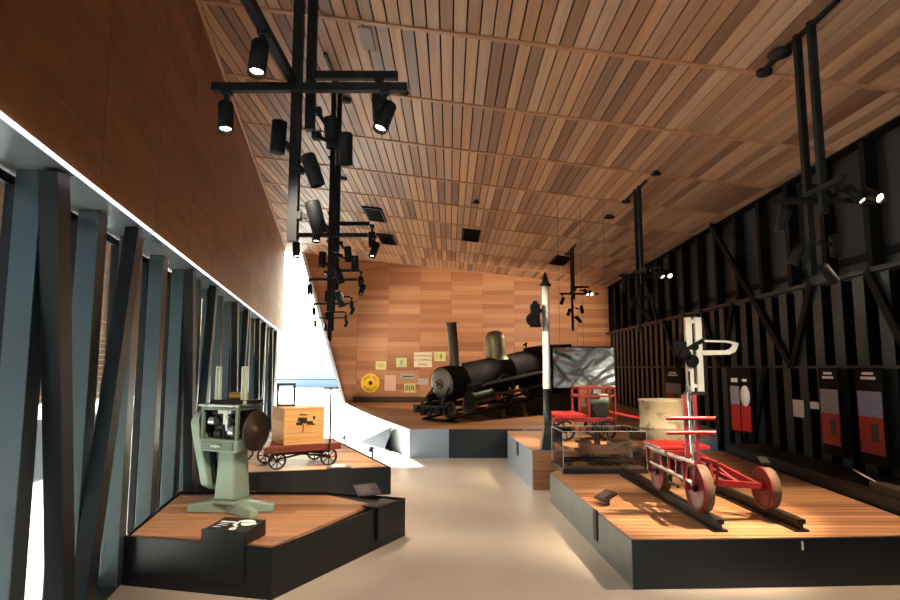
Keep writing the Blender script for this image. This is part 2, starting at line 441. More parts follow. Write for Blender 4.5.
for k, (ya, za, yb, zb) in enumerate(((10.75, zrail+1.5, 9.3, zrail), (15.2, zrail+1.5, 14.0, zrail), (9.3, zrail, 8.3, 1.62), (7.7, zrail, 8.25, 1.62), (11.4, zrail, 10.6, 1.62), (10.0, zrail, 10.5, 1.62), (13.6, zrail, 12.8, 1.62), (12.2, zrail, 12.7, 1.62), (9.0, 1.6, 9.6, .3), (10.3, 1.6, 9.7, .3), (6.6, zrail, 6.0, 1.62))):
    MB().beam((XR(ya)-.19, ya, za), (XR(yb)-.19, yb, zb), .1, .05, up=(1, 0, 0)).build('trim_strut_%d' % k, M['rib'], kind='structure')
p = [(XR(Y0)-.155, Y0), (XR(Y0)+.01, Y0), (XR(YB)+.01, YB), (XR(YB)-.155, YB)]
MB().hexa([Vector((a, b_, zr(b_)-.03)) for a, b_ in p] + [Vector((a, b_, zr(b_)-.005)) for a, b_ in p]).build('trim_ceiling_edge', M['rib'], kind='structure')
MB().beam((XR(Y0)-.17, Y0, zrail), (XR(YB)-.17, YB, zrail), .06, .05).build('trim_rail_upper', M['railtrim'], kind='structure')
MB().beam((XR(Y0)-.17, Y0, 1.6), (XR(YB)-.17, YB, 1.6), .04, .035).build('trim_rail_lower', M['railtrim'], kind='structure')

# rear end behind the camera: unseen glazed front added for fill daylight, between posts
for k in range(7):
    x = XL(Y0, -1.6) + k*(XR(Y0)-XL(Y0, -1.6))/6
    MB().box((x, Y0, 2.5), (.12, .2, 5.0)).build('trim_rear_post_%d' % k, M['diag'], kind='structure')
    if k < 6:
        xm = x + (XR(Y0)-XL(Y0, -1.6))/12
        MB().box((xm, Y0, 2.4), (.8, .012, 4.7)).build('window_rear_%d' % k, M['glass'], kind='structure')

# outside: a timber-clad building to the left, pale far buildings
mb = MB()
for i in range(40):
    mb.box((-14+.0, 5, .45+i*.22), (.06, 46, .21))
o = tag(mb.build('timber_building', M['outwood']), 'brown timber clad building seen through the left hand glazing', 'building')
for k, (x, y, sx, sz, lb) in enumerate(((-13, 58, 9, 3.0, 'pale grey low building far beyond the back window'), (-24, 70, 8, 5, 'pale grey taller block far beyond the back window'))):
    t_ = thing('far_building', lb, 'building', (x, y, -.13))
    MB().box((0, 0, sz/2), (sx, 5, sz)).build('wall', M['hill'], t_)
    MB().box((0, 0, sz+.1), (sx+.6, 5.6, .2)).build('roof', M['jamb'], t_)

# ------------------------------------------------------------------ platforms
def platform(name, label, poly, h, basem, deck_axis_rot=0, pitch=.118, inset=.015, deckpoly=None, deckmat='deck'):
    t_ = thing(name, label, 'display platform', (poly[0][0], poly[0][1], 0))
    ox, oy = poly[0][0], poly[0][1]
    lp = [(p[0]-ox, p[1]-oy) for p in poly]
    mb = MB().prism(lp, 0, h-.03)
    n = len(lp)
    for i in range(n):                      # upstanding edge sheet round the boards
        a, b_ = Vector((*lp[i], 0)), Vector((*lp[(i+1) % n], 0)); d = (b_-a).normalized(); nn = Vector((-d.y, d.x, 0))
        mb.hexa([a+Vector((0, 0, h-.03)), b_+Vector((0, 0, h-.03)), b_+nn*.012+Vector((0, 0, h-.03)), a+nn*.012+Vector((0, 0, h-.03)),
                 a+Vector((0, 0, h)), b_+Vector((0, 0, h)), b_+nn*.012+Vector((0, 0, h)), a+nn*.012+Vector((0, 0, h))])
    mb.build('base', basem, t_)
    dp = [(p[0]-ox, p[1]-oy) for p in (deckpoly or poly)]
    c = Vector((sum(p[0] for p in dp)/len(dp), sum(p[1] for p in dp)/len(dp)))
    dp = [((p[0]-c.x), (p[1]-c.y)) for p in dp]
    R = max(math.hypot(*p) for p in dp); sc = 1-inset/R*1.6
    dp = [(p[0]*sc, p[1]*sc) for p in dp]
    ca, sa = math.cos(deck_axis_rot), math.sin(deck_axis_rot)
    rp_ = [(p[0]*ca+p[1]*sa, -p[0]*sa+p[1]*ca) for p in dp]
    mb = MB(); v = min(p[1] for p in rp_); vm = max(p[1] for p in rp_)
    while v < vm:
        q = clip(clip(rp_, 0, -1, -(v+.005)), 0, 1, v+pitch-.005)
        if len(q) > 2:
            # split long boards
            xs = [min(p[0] for p in q), max(p[0] for p in q)]
            cut = xs[0] + random.uniform(.3, .7)*(xs[1]-xs[0])
            for qq in ((clip(q, 1, 0, cut-.001), clip(q, -1, 0, -cut-.001)) if xs[1]-xs[0] > 1.6 else (q,)):
                if len(qq) > 2:
                    mb.prism([(p[0], p[1]) for p in qq], -.022, 0)
        v += pitch
    o = mb.build('deck', M[deckmat], t_); o.location = (c.x, c.y, h+.001); o.rotation_euler = (0, 0, deck_axis_rot)
    return t_
HA, HB, HC, HE = .35, .34, .5, .34
PA = [(-2.42, 4.66), (-1.235, 4.37), (-.43, 5.98), (-1.25, 6.28), (-2.74, 6.30)]
platform('display_platform', 'black platform with timber deck under the green stamping machine', PA, HA, M['steelblack'],
         deckpoly=[(-2.40, 4.68), (-1.235, 4.40), (-.70, 5.72), (-1.2, 6.12), (-2.68, 6.14)])
PB = [(-2.95, 7.30), (-.75, 7.86), (-2.06, 10.9), (-3.65, 11.2)]
platform('display_platform', 'black platform with timber deck under the small four wheeled cart', PB, HB, M['steelblack'], deckpoly=[(-2.93, 7.32), (-.80, 7.88), (-2.1, 10.86), (-3.63, 11.15)])
PE = [(1.20, 7.45), (1.325, 4.58), (3.78, 4.70), (4.12, 9.35), (2.4, 8.75)]
platform('display_platform', 'low platform with dark steel sides under the red velocipede and its rails', PE, HE, M['steel'], pitch=.105)
te_ = bpy.data.objects['display_platform.002']
d_ = Vector((PE[2][0]-PE[1][0], PE[2][1]-PE[1][1], 0)); m_ = (Vector((*PE[1], 0))+Vector((*PE[2], 0)))/2 - Vector((*PE[0], 0))
MB().box((m_.x, m_.y-.006, HE/2), (d_.length, .012, HE), (0, 0, math.atan2(d_.y, d_.x))).build('end_board', M['black'], te_, label='black board on the platform front')
PD = [(.95, 10.0), (1.08, 8.14), (1.72, 8.22), (2.4, 8.95), (4.15, 9.55), (4.3, 10.7), (1.0, 10.7)]
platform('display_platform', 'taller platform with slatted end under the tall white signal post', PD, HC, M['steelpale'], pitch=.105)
# folded steel foot
PC = [(-.72, 10.93), (4.75, 10.93), (5.15, YB-.03), (-3.3, YB-.03), (-2.55, 16.2), (-1.62, 13.5)]
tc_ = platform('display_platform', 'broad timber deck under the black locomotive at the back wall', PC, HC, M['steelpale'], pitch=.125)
mb = MB(); ox, oy = PC[0]
vs = [Vector((x-ox, y-oy, z)) for x, y, z in ((-1.95, 13.2, .002), (-1.28, 12.05, .002), (-1.13, 12.0, .44), (-1.50, 13.2, .002))]
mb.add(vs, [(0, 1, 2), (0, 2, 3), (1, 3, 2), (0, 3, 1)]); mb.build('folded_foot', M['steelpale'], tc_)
# the black end board and the folded foot on the left of the locomotive's platform
MB().box((.35+.72-.02+.3, -.004, .25), (1.3, .012, .5)).build('end_board', M['black'], tc_, label='black board on the platform front')
# slatted timber front of the signal post's platform
td_ = bpy.data.objects['display_platform.003']
mb = MB()
for i in range(4): mb.box((1.40-.95, 8.165-10.0, .064+i*.122), (.62, .02, .116), (0, 0, .124))
mb.build('slatted_front', M['deck'], td_)
# ledge along the right wall
mb = MB()
pl = [(3.80, 4.3), (4.55, 4.3), (4.68, 9.3), (4.14, 9.3)]
tl = thing('wall_plinth', 'low black ledge running along the right wall beside the velocipede', 'plinth', (4.2, 6.8, 0))
MB().prism([(p[0]-4.2, p[1]-6.8) for p in pl], 0, .45).build('base', M['black'], tl, bevel=.004)
MB().beam((3.83-4.2, 4.3-6.8, .46), (4.17-4.2, 9.3-6.8, .46), .03, .02).build('edge_strip', M['iron'], tl)

# ------------------------------------------------------------------ label stands and graphic panels
def flap(name, label, top, drop, w_, at_, rz, h, rows, lean=.0):
    """a panel folded over a platform edge: a top leaf on the deck and a leaf down the side"""
    t_ = thing(name, label, 'label panel', (at_[0], at_[1], h), rz)
    if lean:                                # raised like a low lectern
        MB().hexa([Vector(v) for v in ((-w_/2, -.003, .004), (w_/2, -.003, .004), (w_/2, top, .004), (-w_/2, top, .004), (-w_/2, -.003, lean), (w_/2, -.003, lean), (w_/2, top, lean+.03), (-w_/2, top, lean+.03))]).build('top_leaf', M['black'], t_, bevel=.002)
    else: MB().box((0, top/2, .008), (w_, top, .012)).build('top_leaf', M['black'], t_, bevel=.002)
    MB().box((0, -.011, lean-drop/2+.014), (w_, .016, drop)).build('front_leaf', M['steelblack'], t_, bevel=.002)
    return t_
d_ = Vector((PA[1][0]-PA[0][0], PA[1][1]-PA[0][1], 0)); ang = math.atan2(d_.y, d_.x)
pp = Vector((*PA[0], 0)) + d_*.685
t_ = flap('folded_graphic', 'black folded panel with white title and bell shaped emblem before the green machine', .26, .36, .35, (pp.x, pp.y), ang, HA, 3, lean=.085)
TL_ = Matrix.Translation((0, 0, .0862)) @ Matrix.Rotation(math.atan(.03/.26), 4, 'X')
mb = MB()
for i, wd in enumerate((.115, .085, .09, .065)): mb.box((-.085+(wd-.115)/2, .175-i*.034, .0), (wd, .018 if i == 0 else .007, .0015))
mb.build('title_lines', M['ink'], t_).matrix_local = TL_
mb = MB()                                    # bell-shaped emblem with a curling tail
mb.prism([(.06+.07*math.cos(a), .185+.05*math.sin(a)) for a in [i*PI/12 for i in range(13)]], 0, .001)
mb.prism([(.085+.055*math.cos(a), .175-.055*math.sin(a)) for a in [i*PI/12 for i in range(13)]][::-1], 0, .001)
mb.beam((.09, .175, .0005), (.15, .165, .0005), .03, .001); mb.beam((-.005, .175, .0005), (.0, .12, .0005), .03, .001); mb.beam((.0, .125, .0005), (.04, .09, .0005), .022, .001)
mb.prism([(.03+.028*math.cos(a), .055+.025*math.sin(a)) for a in [i*PI/6 for i in range(12)]], 0, .001)
mb.build('emblem', M['ink'], t_).matrix_local = TL_

def reader(name, label, at_, rz, h, w_=.26, dp=.15, tilt=.6, drop=.0, drop_w=.03, pic='photod'):
    """tilted reading plate on a bent black bracket"""
    t_ = thing(name, label, 'label stand', at_, rz)
    R = Euler((tilt, 0, 0)).to_matrix()
    MB().box((0, .02, h/2), (w_*.25, .015, h)).build('bracket', M['black'], t_)
    MB().box((0, 0, h+.02), (w_, dp, .012), R).build('plate', M['label'], t_, bevel=.002)
    q = R @ Vector((-w_*.12, 0, .0075))
    MB().box(Vector((0, 0, h+.02))+q, (w_*.5, dp*.7, .002), R).build('picture', M[pic], t_, label='faded brown photograph')
    if drop: MB().box((.20, -.20, -drop/2+.012), (drop_w, .012, drop)).build('strap', M['black'], t_)
    return t_
reader('label_stand', 'tilted label plate on the left edge of the velocipede platform', (1.43, 5.72, HE+.003), math.radians(-78), .06, .22, .15, .5, .26, .07)
reader('label_stand', 'tilted label plate with brown photograph on the green machine platform corner', (-.80, 6.0, HA), math.radians(30), .05, .24, .17, .5)
reader('label_stand', 'dark upright label on the far right edge of the cart platform', (-1.10, 8.6, HB), math.radians(-60), .10, .12, .08, 1.2)
reader('label_stand', 'small far label post at the back of the cart platform edge', (-1.72, 10.0, HB), math.radians(-60), .10, .07, .07, 1.2)
t_ = thing('label_stand', 'cream tilted card on the black ledge by the right wall', 'label stand', (4.12, 6.15, .45), math.radians(70))
MB().box((0, .02, .03), (.06, .02, .06)).build('bracket', M['black'], t_)
MB().box((0, 0, .075), (.36, .13, .01), (.5, 0, 0)).build('plate', M['paper'], t_)
o = MB().beam((4.02, 5.85, .49), (3.98, 5.0, .49), .14, .075).build('timber_offcut', M['darkwood'], bevel=.006)
tag(o, 'short brown rail timber lying on the black ledge by the right wall', 'timber')
t_ = flap('folded_graphic', 'black folded panel with cream card on the cart platform front', .16, .28, .30, (-1.38, 7.70), math.radians(14.3), HB, 2)
MB().box((0, .10, .02), (.17, .07, .012), (.25, 0, 0)).build('card', M['paper'], t_)
t_ = flap('folded_graphic', 'black folded panel hanging at the right end of the green machine platform', .0 + .16, .29, .34, (-.575, 5.67), math.atan2(PA[2][1]-PA[1][1], PA[2][0]-PA[1][0]), HA, 2)
o = MB().box((1.0, 9.15, .40), (.014, .1, .20), (0, 0, .08)).build('edge_tab', M['black']); tag(o, 'small black tab hung on the side of the signal post platform', 'label panel')
o = MB().box((2.60, 4.627, .29), (.012, .01, .06)).build('tape_tab', M['paper']); tag(o, 'small white tape tab on the black front of the velocipede platform', 'tape')

# ------------------------------------------------------------------ green stamping machine
t_ = thing('stamping_machine', 'sage green cast iron pedestal machine with open mechanism and brown disc', 'machine', (-1.90, 5.42, HA+.004), math.radians(-20))
mb = MB()
for sgn in (1, -1):
    for e in (-1, 1):
        a = math.radians(22*sgn) + (0 if e > 0 else PI); d_ = Vector((math.cos(a), math.sin(a), 0))
        mb.hexa([Vector((0, 0, 0))+d_*0+Vector((-d_.y, d_.x, 0))*-.07, d_*.37+Vector((-d_.y, d_.x, 0))*-.04, d_*.37+Vector((-d_.y, d_.x, 0))*.04, Vector((-d_.y, d_.x, 0))*.07,
                 Vector((0, 0, .11))+Vector((-d_.y, d_.x, 0))*-.06, d_*.37+Vector((0, 0, .065))+Vector((-d_.y, d_.x, 0))*-.035, d_*.37+Vector((0, 0, .065))+Vector((-d_.y, d_.x, 0))*.035, Vector((0, 0, .11))+Vector((-d_.y, d_.x, 0))*.06])
mb.build('base_foot', M['green'], t_, bevel=.008)
mb = MB(); a, b_ = .12, .088
mb.hexa([Vector(v) for v in ((-a, -a, .07), (a, -a, .07), (a, a, .07), (-a, a, .07), (-a, -a, .11), (a, -a, .11), (a, a, .11), (-a, a, .11))])
a = .108
mb.hexa([Vector(v) for v in ((-a, -a, .11), (a, -a, .11), (a, a, .11), (-a, a, .11), (-b_, -b_, .56), (b_, -b_, .56), (b_, b_, .56), (-b_, b_, .56))])
mb.build('column', M['green'], t_, bevel=.02)
MB().box((-.03, -.0, .575), (.40, .34, .10)).build('table', M['green'], t_, bevel=.008)
dr = MB().box((-.03, -.178, .575), (.33, .016, .07)).build('drawer', M['greend'], t_, bevel=.003)
MB().cyl((-.03, -.186, .575), (-.03, -.205, .575), .014).box((-.03, -.2, .575), (.1, .01, .014)).build('handle', M['silver'], dr)
fr = MB()
for x in (-.21, .15):
    for y in (-.15, .15): fr.box((x, y, .755), (.028, .028, .27))
fr.box((-.03, -.15, .89), (.40, .03, .03)).box((-.03, .15, .89), (.40, .03, .03)).box((-.21, 0, .89), (.03, .3, .03)).box((.15, 0, .89), (.03, .3, .03))
fr.build('frame', M['greend'], t_, bevel=.003)
MB().box((-.03, 0, .916), (.43, .36, .018)).build('top_plate', M['silver'], t_, bevel=.003)
mech = MB()
mech.cyl((-.19, 0, .72), (.17, 0, .72), .02).cyl((-.12, .0, .72), (-.06, .0, .72), .085, seg=20).cyl((.03, 0, .72), (.06, 0, .72), .10, seg=20)
mech.box((-.10, -.06, .66), (.07, .10, .06)).box((.06, -.08, .665), (.11, .06, .07)).cyl((-.02, -.1, .63), (-.02, -.1, .89), .013).cyl((.09, -.05, .63), (.09, -.05, .89), .014).cyl((-.14, -.07, .63), (-.14, -.07, .89), .010)
mech.torus((-.02, -.02, .80), (1, 0, 0), .07, .012).box((-.02, .11, .78), (.3, .03, .25)).beam((-.15, -.1, .85), (.1, -.1, .78), .02, .02)
mech.build('mechanism', M['iron'], t_)
MB().box((.02, -.12, .82), (.05, .05, .13)).cyl((.02, -.12, .76), (.02, -.12, .70), .02, .012).box((-.0, -.12, .86), (.14, .04, .03)).cyl((.07, -.13, .70), (.12, -.13, .70), .045).cyl((-.16, -.12, .78), (-.10, -.12, .78), .035).build('press_head', M['silver'], t_)
mb = MB().lathe([(0, -.012), (.17, -.012), (.175, -.006), (.175, .006), (.17, .012), (.05, .014), (.05, .03), (0, .03)], (.245, -.02, .70), (1, 0, 0), 36)
mb.cyl((.15, -.02, .70), (.245, -.02, .70), .025); mb.build('drive_disc', M['ironb'], t_)
gd = MB()                                    # belt guard: a round head and a casing running down
arc = [(math.cos(a), math.sin(a)) for a in [i*PI/14 for i in range(15)]]
out = [(-.02+.115*c_, .74+.115*s_) for c_, s_ in arc]      # (y, z)
out += [(-.13, .66), (-.09, .22), (.0, .17), (.07, .62)]
gd.plate([(-.37 + max(0, .74-z)*.20, y, z) for y, z in out], .09, (1, 0, 0)); gd.build('belt_guard', M['green'], t_, bevel=.012)
MB().lathe([(.0, 0), (.118, 0), (.118, .03), (.09, .03), (.09, .004), (0, .004)], (-.27, -.02, .78), (1, 0, 0), 28).build('pulley', M['iron'], t_)
MB().beam((-.25, -.02, .76), (-.16, -.02, .22), .05, .03).build('belt', M['iron'], t_)
MB().box((-.03, .0, .938), (.34, .2, .025)).cyl((-.19, -.08, .945), (.14, -.08, .945), .016).box((.15, .02, .945), (.14, .16, .03)).build('top_bed', M['iron'], t_, bevel=.003)
MB().cyl((-.06, .02, .988), (.10, .02, .988), .038, seg=20).build('paper_roll', M['brass'], t_, label='brown roll on the top bed')
for x in (-.16, .12):
    u = MB().box((x-.018, -.04, 1.09), (.012, .03, .32)).box((x+.018, -.04, 1.09), (.012, .03, .32)).box((x, -.04, 1.245), (.048, .03, .014)).box((x, -.04, .94), (.09, .07, .03))
    u.build('slotted_guide', M['palegreen'], t_)
MB().tube([(.24, -.05, .60), (.24, -.05, .50), (.2, -.05, .46)], .008).build('hook', M['iron'], t_)

# ------------------------------------------------------------------ cart with pine box and frame
CA = (-1.99, 8.02)
t_ = thing('platform_cart', 'dark red four wheeled hand cart with tall T handle on the far left platform', 'cart', (CA[0], CA[1], HB+.004), math.radians(31))
MB().box((0, 0, .26), (.98, .62, .045)).box((0, -.29, .225), (.98, .035, .05)).box((0, .29, .225), (.98, .035, .05)).build('bed', M['redwood'], t_, bevel=.004)
MB().box((-.33, 0, .19), (.06, .56, .05)).box((.33, 0, .19), (.06, .56, .05)).box((0, -.1, .17), (.7, .04, .04)).box((0, .1, .17), (.7, .04, .04)).tube([(-.33, -.2, .11), (0, -.2, .16), (.33, -.2, .11)], .012).build('undercarriage', M['iron'], t_)
for x in (-.33, .33):
    MB().cyl((x, -.30, .11), (x, .30, .11), .013).build('axle', M['iron'], t_)
    for y in (-.28, .28): MB().wheel((x, y, .11), (0, 1, 0), .11, .035, 8, .16, .22).build('wheel', M['iron'], t_)
MB().tube([(.30, -.36, .2), (.30, -.40, .3), (.30, -.40, .98)], .014).cyl((.20, -.40, .985), (.40, -.40, .985), .013).build('t_handle', M['iron'], t_)
rz = math.radians(31); cr, sr = math.cos(rz), math.sin(rz)
def cartpt(x, y, z): return (CA[0]+x*cr-y*sr, CA[1]+x*sr+y*cr, HB+z)
t_ = thing('wooden_box', 'yellow pine box with dark stencil standing on the hand cart', 'box', cartpt(.0, 0, .289), rz)
mb = MB()
for i in range(3):
    z = .083+i*.147
    mb.box((0, -.285, z-.01), (.52, .02, .144)).box((0, .285, z-.01), (.52, .02, .144)).box((-.25, 0, z-.01), (.02, .55, .144)).box((.25, 0, z-.01), (.02, .55, .144))
mb.box((0, 0, .01), (.48, .55, .02))
mb.build('box_side', M['boxwood'], t_, bevel=.002)
MB().box((0, 0, .45), (.54, .60, .018)).build('lid', M['boxwood'], t_, bevel=.003)
mb = MB(); yy = -.2965
for (x, z, w_, h_) in ((-.03, .31, .12, .05), (.02, .275, .17, .03), (-.07, .26, .08, .035), (.08, .25, .1, .02), (-.02, .37, .10, .015), (-.02, .20, .012, .10), (.12, .33, .03, .04)):
    mb.box((x, yy, z), (w_, .002, h_), (0, .06, 0))
mb.build('stencil', M['ironb'], t_)
t_ = thing('window_frame_model', 'black open rectangular frame standing on top of the pine box', 'frame', cartpt(-.14, .08, .750), math.radians(12))
MB().box((-.105, 0, .15), (.03, .05, .30)).box((.105, 0, .15), (.03, .05, .30)).box((0, 0, .285), (.24, .05, .03)).box((0, 0, .015), (.24, .05, .03)).build('frame', M['black'], t_, bevel=.003)
MB().box((0, 0, .15), (.19, .006, .25)).build('pane', M['acrylic'], t_)

# ------------------------------------------------------------------ locomotive (nose down on an inclined track)
LP = Vector((-.13, 12.45, HC+.11)); TL = math.radians(7.0)
loco = thing('steam_locomotive', 'black narrow gauge steam locomotive with tall chimney on the back platform', 'locomotive', LP+Vector((0, 0, .008)), 0, rot=(0, -TL, math.radians(45)))
# local: x back along the boiler, y sideways, z up
bz = .64
MB().lathe([(.33, .02), (.345, .05), (.345, .5), (.35, .5), (.35, .52), (.345, .52), (.365, 2.0), (.37, 2.0), (.37, 2.03), (.365, 2.03), (.40, 3.3), (0, 3.3)], (0, 0, bz), (1, 0, 0), 40).build('boiler', M['boiler'], loco)
sm = MB().lathe([(0, -.03), (.10, -.028), (.22, -.015), (.27, 0), (.30, .01), (.30, .03), (.33, .03), (.34, .05)], (0, 0, bz), (1, 0, 0), 36).build('smokebox_door', M['smoke'], loco)
MB().torus((-.03, 0, bz), (1, 0, 0), .09, .012).cyl((-.08, 0, bz), (.0, 0, bz), .03).beam((-.06, -.1, bz-.05), (-.06, .1, bz+.05), .02, .02).build('door_wheel', M['iron'], sm)
mb = MB()
for i in range(16):
    a = 2*PI*i/16; mb.ball((.02, .318*math.cos(a), bz+.318*math.sin(a)), .012, 6, 4)
mb.build('rivets', M['smoke'], sm)
MB().lathe([(.16, -.03), (.13, .05), (.108, .10), (.105, .84), (.113, .84), (.113, .90), (.085, .90), (.085, .8), (0, .8)], (.45, 0, bz+.33), (0, 0, 1), 26).build('chimney', M['stack'], loco)
MB().lathe([(.27, -.06), (.235, 0), (.225, .08), (.225, .42), (.20, .50), (.13, .56), (.06, .585), (0, .59)], (1.80, 0, bz+.36), (0, 0, 1), 28).build('steam_dome', M['copper'], loco)
MB().tube([(2.9, 0, bz+.38), (2.9, 0, bz+.50), (2.86, 0, bz+.54), (2.80, 0, bz+.52)], .02).ball((2.9, 0, bz+.55), .035).build('whistle', M['iron'], loco)
MB().box((3.75, 0, .50), (.9, .84, 1.1)).build('firebox', M['boiler'], loco, bevel=.03)
MB().box((1.9, .22, .38), (4.2, .06, .14)).box((1.9, -.22, .38), (4.2, .06, .14)).box((.3, 0, .38), (.1, .5, .12)).box((2.2, 0, .38), (.1, .5, .12)).build('main_frame', M['iron'], loco)
for s in (-1, 1):
    rb = MB().box((2.25, s*.47, .54), (3.3, .22, .025)); rb.build('running_board', M['iron'], loco)
    MB().box((1.9, s*.585, .54), (2.6, .012, .035)).build('board_edge', M['silver'], loco)
    MB().cyl((.30, s*.50, .32), (.85, s*.50, .32), .14, seg=22).cyl((.27, s*.50, .32), (.31, s*.50, .32), .15, seg=22).cyl((.84, s*.50, .32), (.88, s*.50, .32), .15, seg=22).box((.55, s*.46, .50), (.36, .2, .16)).build('cylinder', M['iron'], loco)
    for x in (1.55, 2.45, 3.35):
        MB().wheel((x, s*.34, .33), (0, 1, 0), .33, .09, 10, .16, .2, .04).build('driving_wheel', M['iron'], loco)
    MB().beam((.85, s*.50, .32), (1.6, s*.46, .25), .05, .05).beam((1.55, s*.46, .24), (3.35, s*.46, .24), .04, .06).build('connecting_rod', M['silver'], loco)
    for x in (-.12, .42):
        MB().wheel((x, s*.31, .155), (0, 1, 0), .155, .08, 8, .2, .24, .05).build('bogie_wheel', M['smoke'], loco)
    MB().tube([(.02, s*.22, bz-.05), (-.33, s*.30, .26)], .018).build('brace_rod', M['ironb'], loco)
for x in (-.12, .42): MB().cyl((x, -.36, .155), (x, .36, .155), .03).build('axle', M['iron'], loco)
MB().box((.15, .2, .22), (.8, .04, .1)).box((.15, -.2, .22), (.8, .04, .1)).box((.15, 0, .26), (.14, .44, .08)).build('bogie_frame', M['iron'], loco, bevel=.004)
MB().box((-.36, 0, .19), (.09, .92, .15)).box((-.16, .28, .24), (.4, .06, .08)).box((-.16, -.28, .24), (.4, .06, .08)).build('buffer_beam', M['iron'], loco, bevel=.006)
MB().cyl((-.40, 0, .19), (-.52, 0, .17), .035).box((-.54, 0, .17), (.08, .12, .12)).build('coupler', M['iron'], loco, bevel=.006)
MB().cyl((-.405, .32, .2), (-.46, .32, .2), .07).build('buffer', M['iron'], loco); MB().cyl((-.405, -.32, .2), (-.46, -.32, .2), .07).build('buffer', M['iron'], loco)
MB().ball((.5, -.46, .12), .04).box((1.1, -.5, .22), (.1, .1, .1)).build('drain_gear', M['redl'], loco, label='red painted drain gear')
# its inclined track
trk = thing('inclined_track', 'sloping rails and packing timbers beneath the black locomotive', 'track', LP, 0, rot=(0, -TL, math.radians(45)))
for s in (-1, 1): MB().box((2.05, s*.32, -.025), (4.6, .05, .05)).build('rail', M['rail'], trk)
for i in range(7):
    x = -.1+i*.70; h = .05+x*math.tan(TL)
    MB().box((x, 0, -.052-max(.012, h-.015)/2), (.12, 1.0, max(.012, h-.015))).build('timber', M['darkwood'], trk)

# ------------------------------------------------------------------ silver film screen hung from wires
Yf = 10.35
t_ = thing('silver_screen', 'wrinkled silver film sheet hanging behind the red motor trolley', 'screen', (2.28, Yf, 1.25))
mb = MB(); nx, nz = 72, 46; W_, H_ = 1.04, .69; random.seed(3)
wr = [(random.uniform(-.5, .5)*W_, random.uniform(0, 1)*H_, random.uniform(-1, 1), random.uniform(.005, .014), random.uniform(.02, .06)) for _ in range(46)]
def fz(x, z):
    v = 0
    for cx, cz, a, am, sg in wr:
        u = (x-cx)*math.cos(a)+(z-cz)*math.sin(a); vv = -(x-cx)*math.sin(a)+(z-cz)*math.cos(a)
        v += am*math.exp(-(vv/sg)**2 - (u/.3)**2)
    return v
vs = []; fs = []
for s, off in ((0, 0), (1, .004)):
    for j in range(nz+1):
        for i in range(nx+1):
            x, z = (i/nx-.5)*W_, j/nz*H_; vs.append((x, fz(x, z)+off, z))
n1 = (nx+1)*(nz+1)
for j in range(nz):
    for i in range(nx):
        a = j*(nx+1)+i; fs += [(a, a+1, a+nx+2, a+nx+1), (n1+a+nx+1, n1+a+nx+2, n1+a+1, n1+a)]
mb.add(vs, fs, True); mb.build('sheet', M['film'], t_)
MB().cyl((-W_/2, .0, H_), (W_/2, .0, H_), .01).build('top_rod', M['iron'], t_)
for x in (-.4, 0.0, .4): MB().cyl((x, 0, H_), (x, 0, zc(2.28+x, Yf)-1.25-.03), .003, seg=6).build('wire', M['iron'], t_)

# ------------------------------------------------------------------ red motor trolley
t_ = thing('motor_trolley', 'red rail motor trolley with grey engine behind the clear model case', 'trolley', (2.08, 9.55, HC+.004), math.radians(4))
MB().box((-.07, -.28, .30), (.88, .05, .06)).box((-.07, .28, .30), (.88, .05, .06)).box((-.50, 0, .30), (.05, .56, .06)).box((.34, 0, .30), (.05, .56, .06)).box((0, 0, .29), (.05, .56, .05)).build('chassis', M['red'], t_, bevel=.003)
for x in (-.38, .25):
    MB().cyl((x, -.33, .15), (x, .33, .15), .018).build('axle', M['iron'], t_)
    for y in (-.32, .32): MB().wheel((x, y, .15), (0, 1, 0), .15, .06, 6, .18, .25, .06).build('wheel', M['iron'], t_)
MB().box((-.31, -.02, .38), (.46, .60, .035)).box((-.31, -.33, .36), (.46, .02, .06)).build('seat_board', M['redl'], t_, bevel=.004)
fr = MB()
for x in (-.12, .44):
    for y in (-.2, .2): fr.box((x, y, .535), (.03, .03, .51))
for z in (.78, .65):
    for y in (-.2, .2): fr.box((.16, y, z), (.58, .03, .035))
    for x in (-.12, .44): fr.box((x, 0, z), (.03, .4, .035))
fr.box((.03, -.2, .5), (.03, .03, .5)); fr.build('guard_frame', M['red'], t_, bevel=.003)
MB().cyl((.04, -.05, .58), (.36, -.05, .58), .10, seg=22).build('fuel_tank', M['greend'], t_)
MB().box((.2, -.05, .43), (.24, .24, .22)).cyl((.2, -.18, .45), (.2, -.26, .45), .11, seg=22).cyl((.1, -.05, .4), (.1, -.05, .56), .05).build('engine', M['iron'], t_, bevel=.006)
MB().box((.17, -.12, .735), (.12, .1, .09)).cyl((.22, -.14, .72), (.22, -.14, .82), .035).build('ignition_box', M['silver'], t_)
MB().beam((.40, -.26, .40), (.78, -.30, .33), .09, .03).beam((.40, .1, .40), (.80, .02, .33), .09, .03).box((.8, -.14, .33), (.04, .4, .04)).build('lifting_handle', M['redl'], t_, bevel=.004)
MB().box((-.4, -.3, .2), (.05, .04, .14)).box((-.3, -.32, .23), (.04, .04, .12)).box((-.2, -.3, .2), (.05, .04, .14)).cyl((-.28, -.33, .2), (-.28, -.37, .2), .05).build('brake_gear', M['brass'], t_)

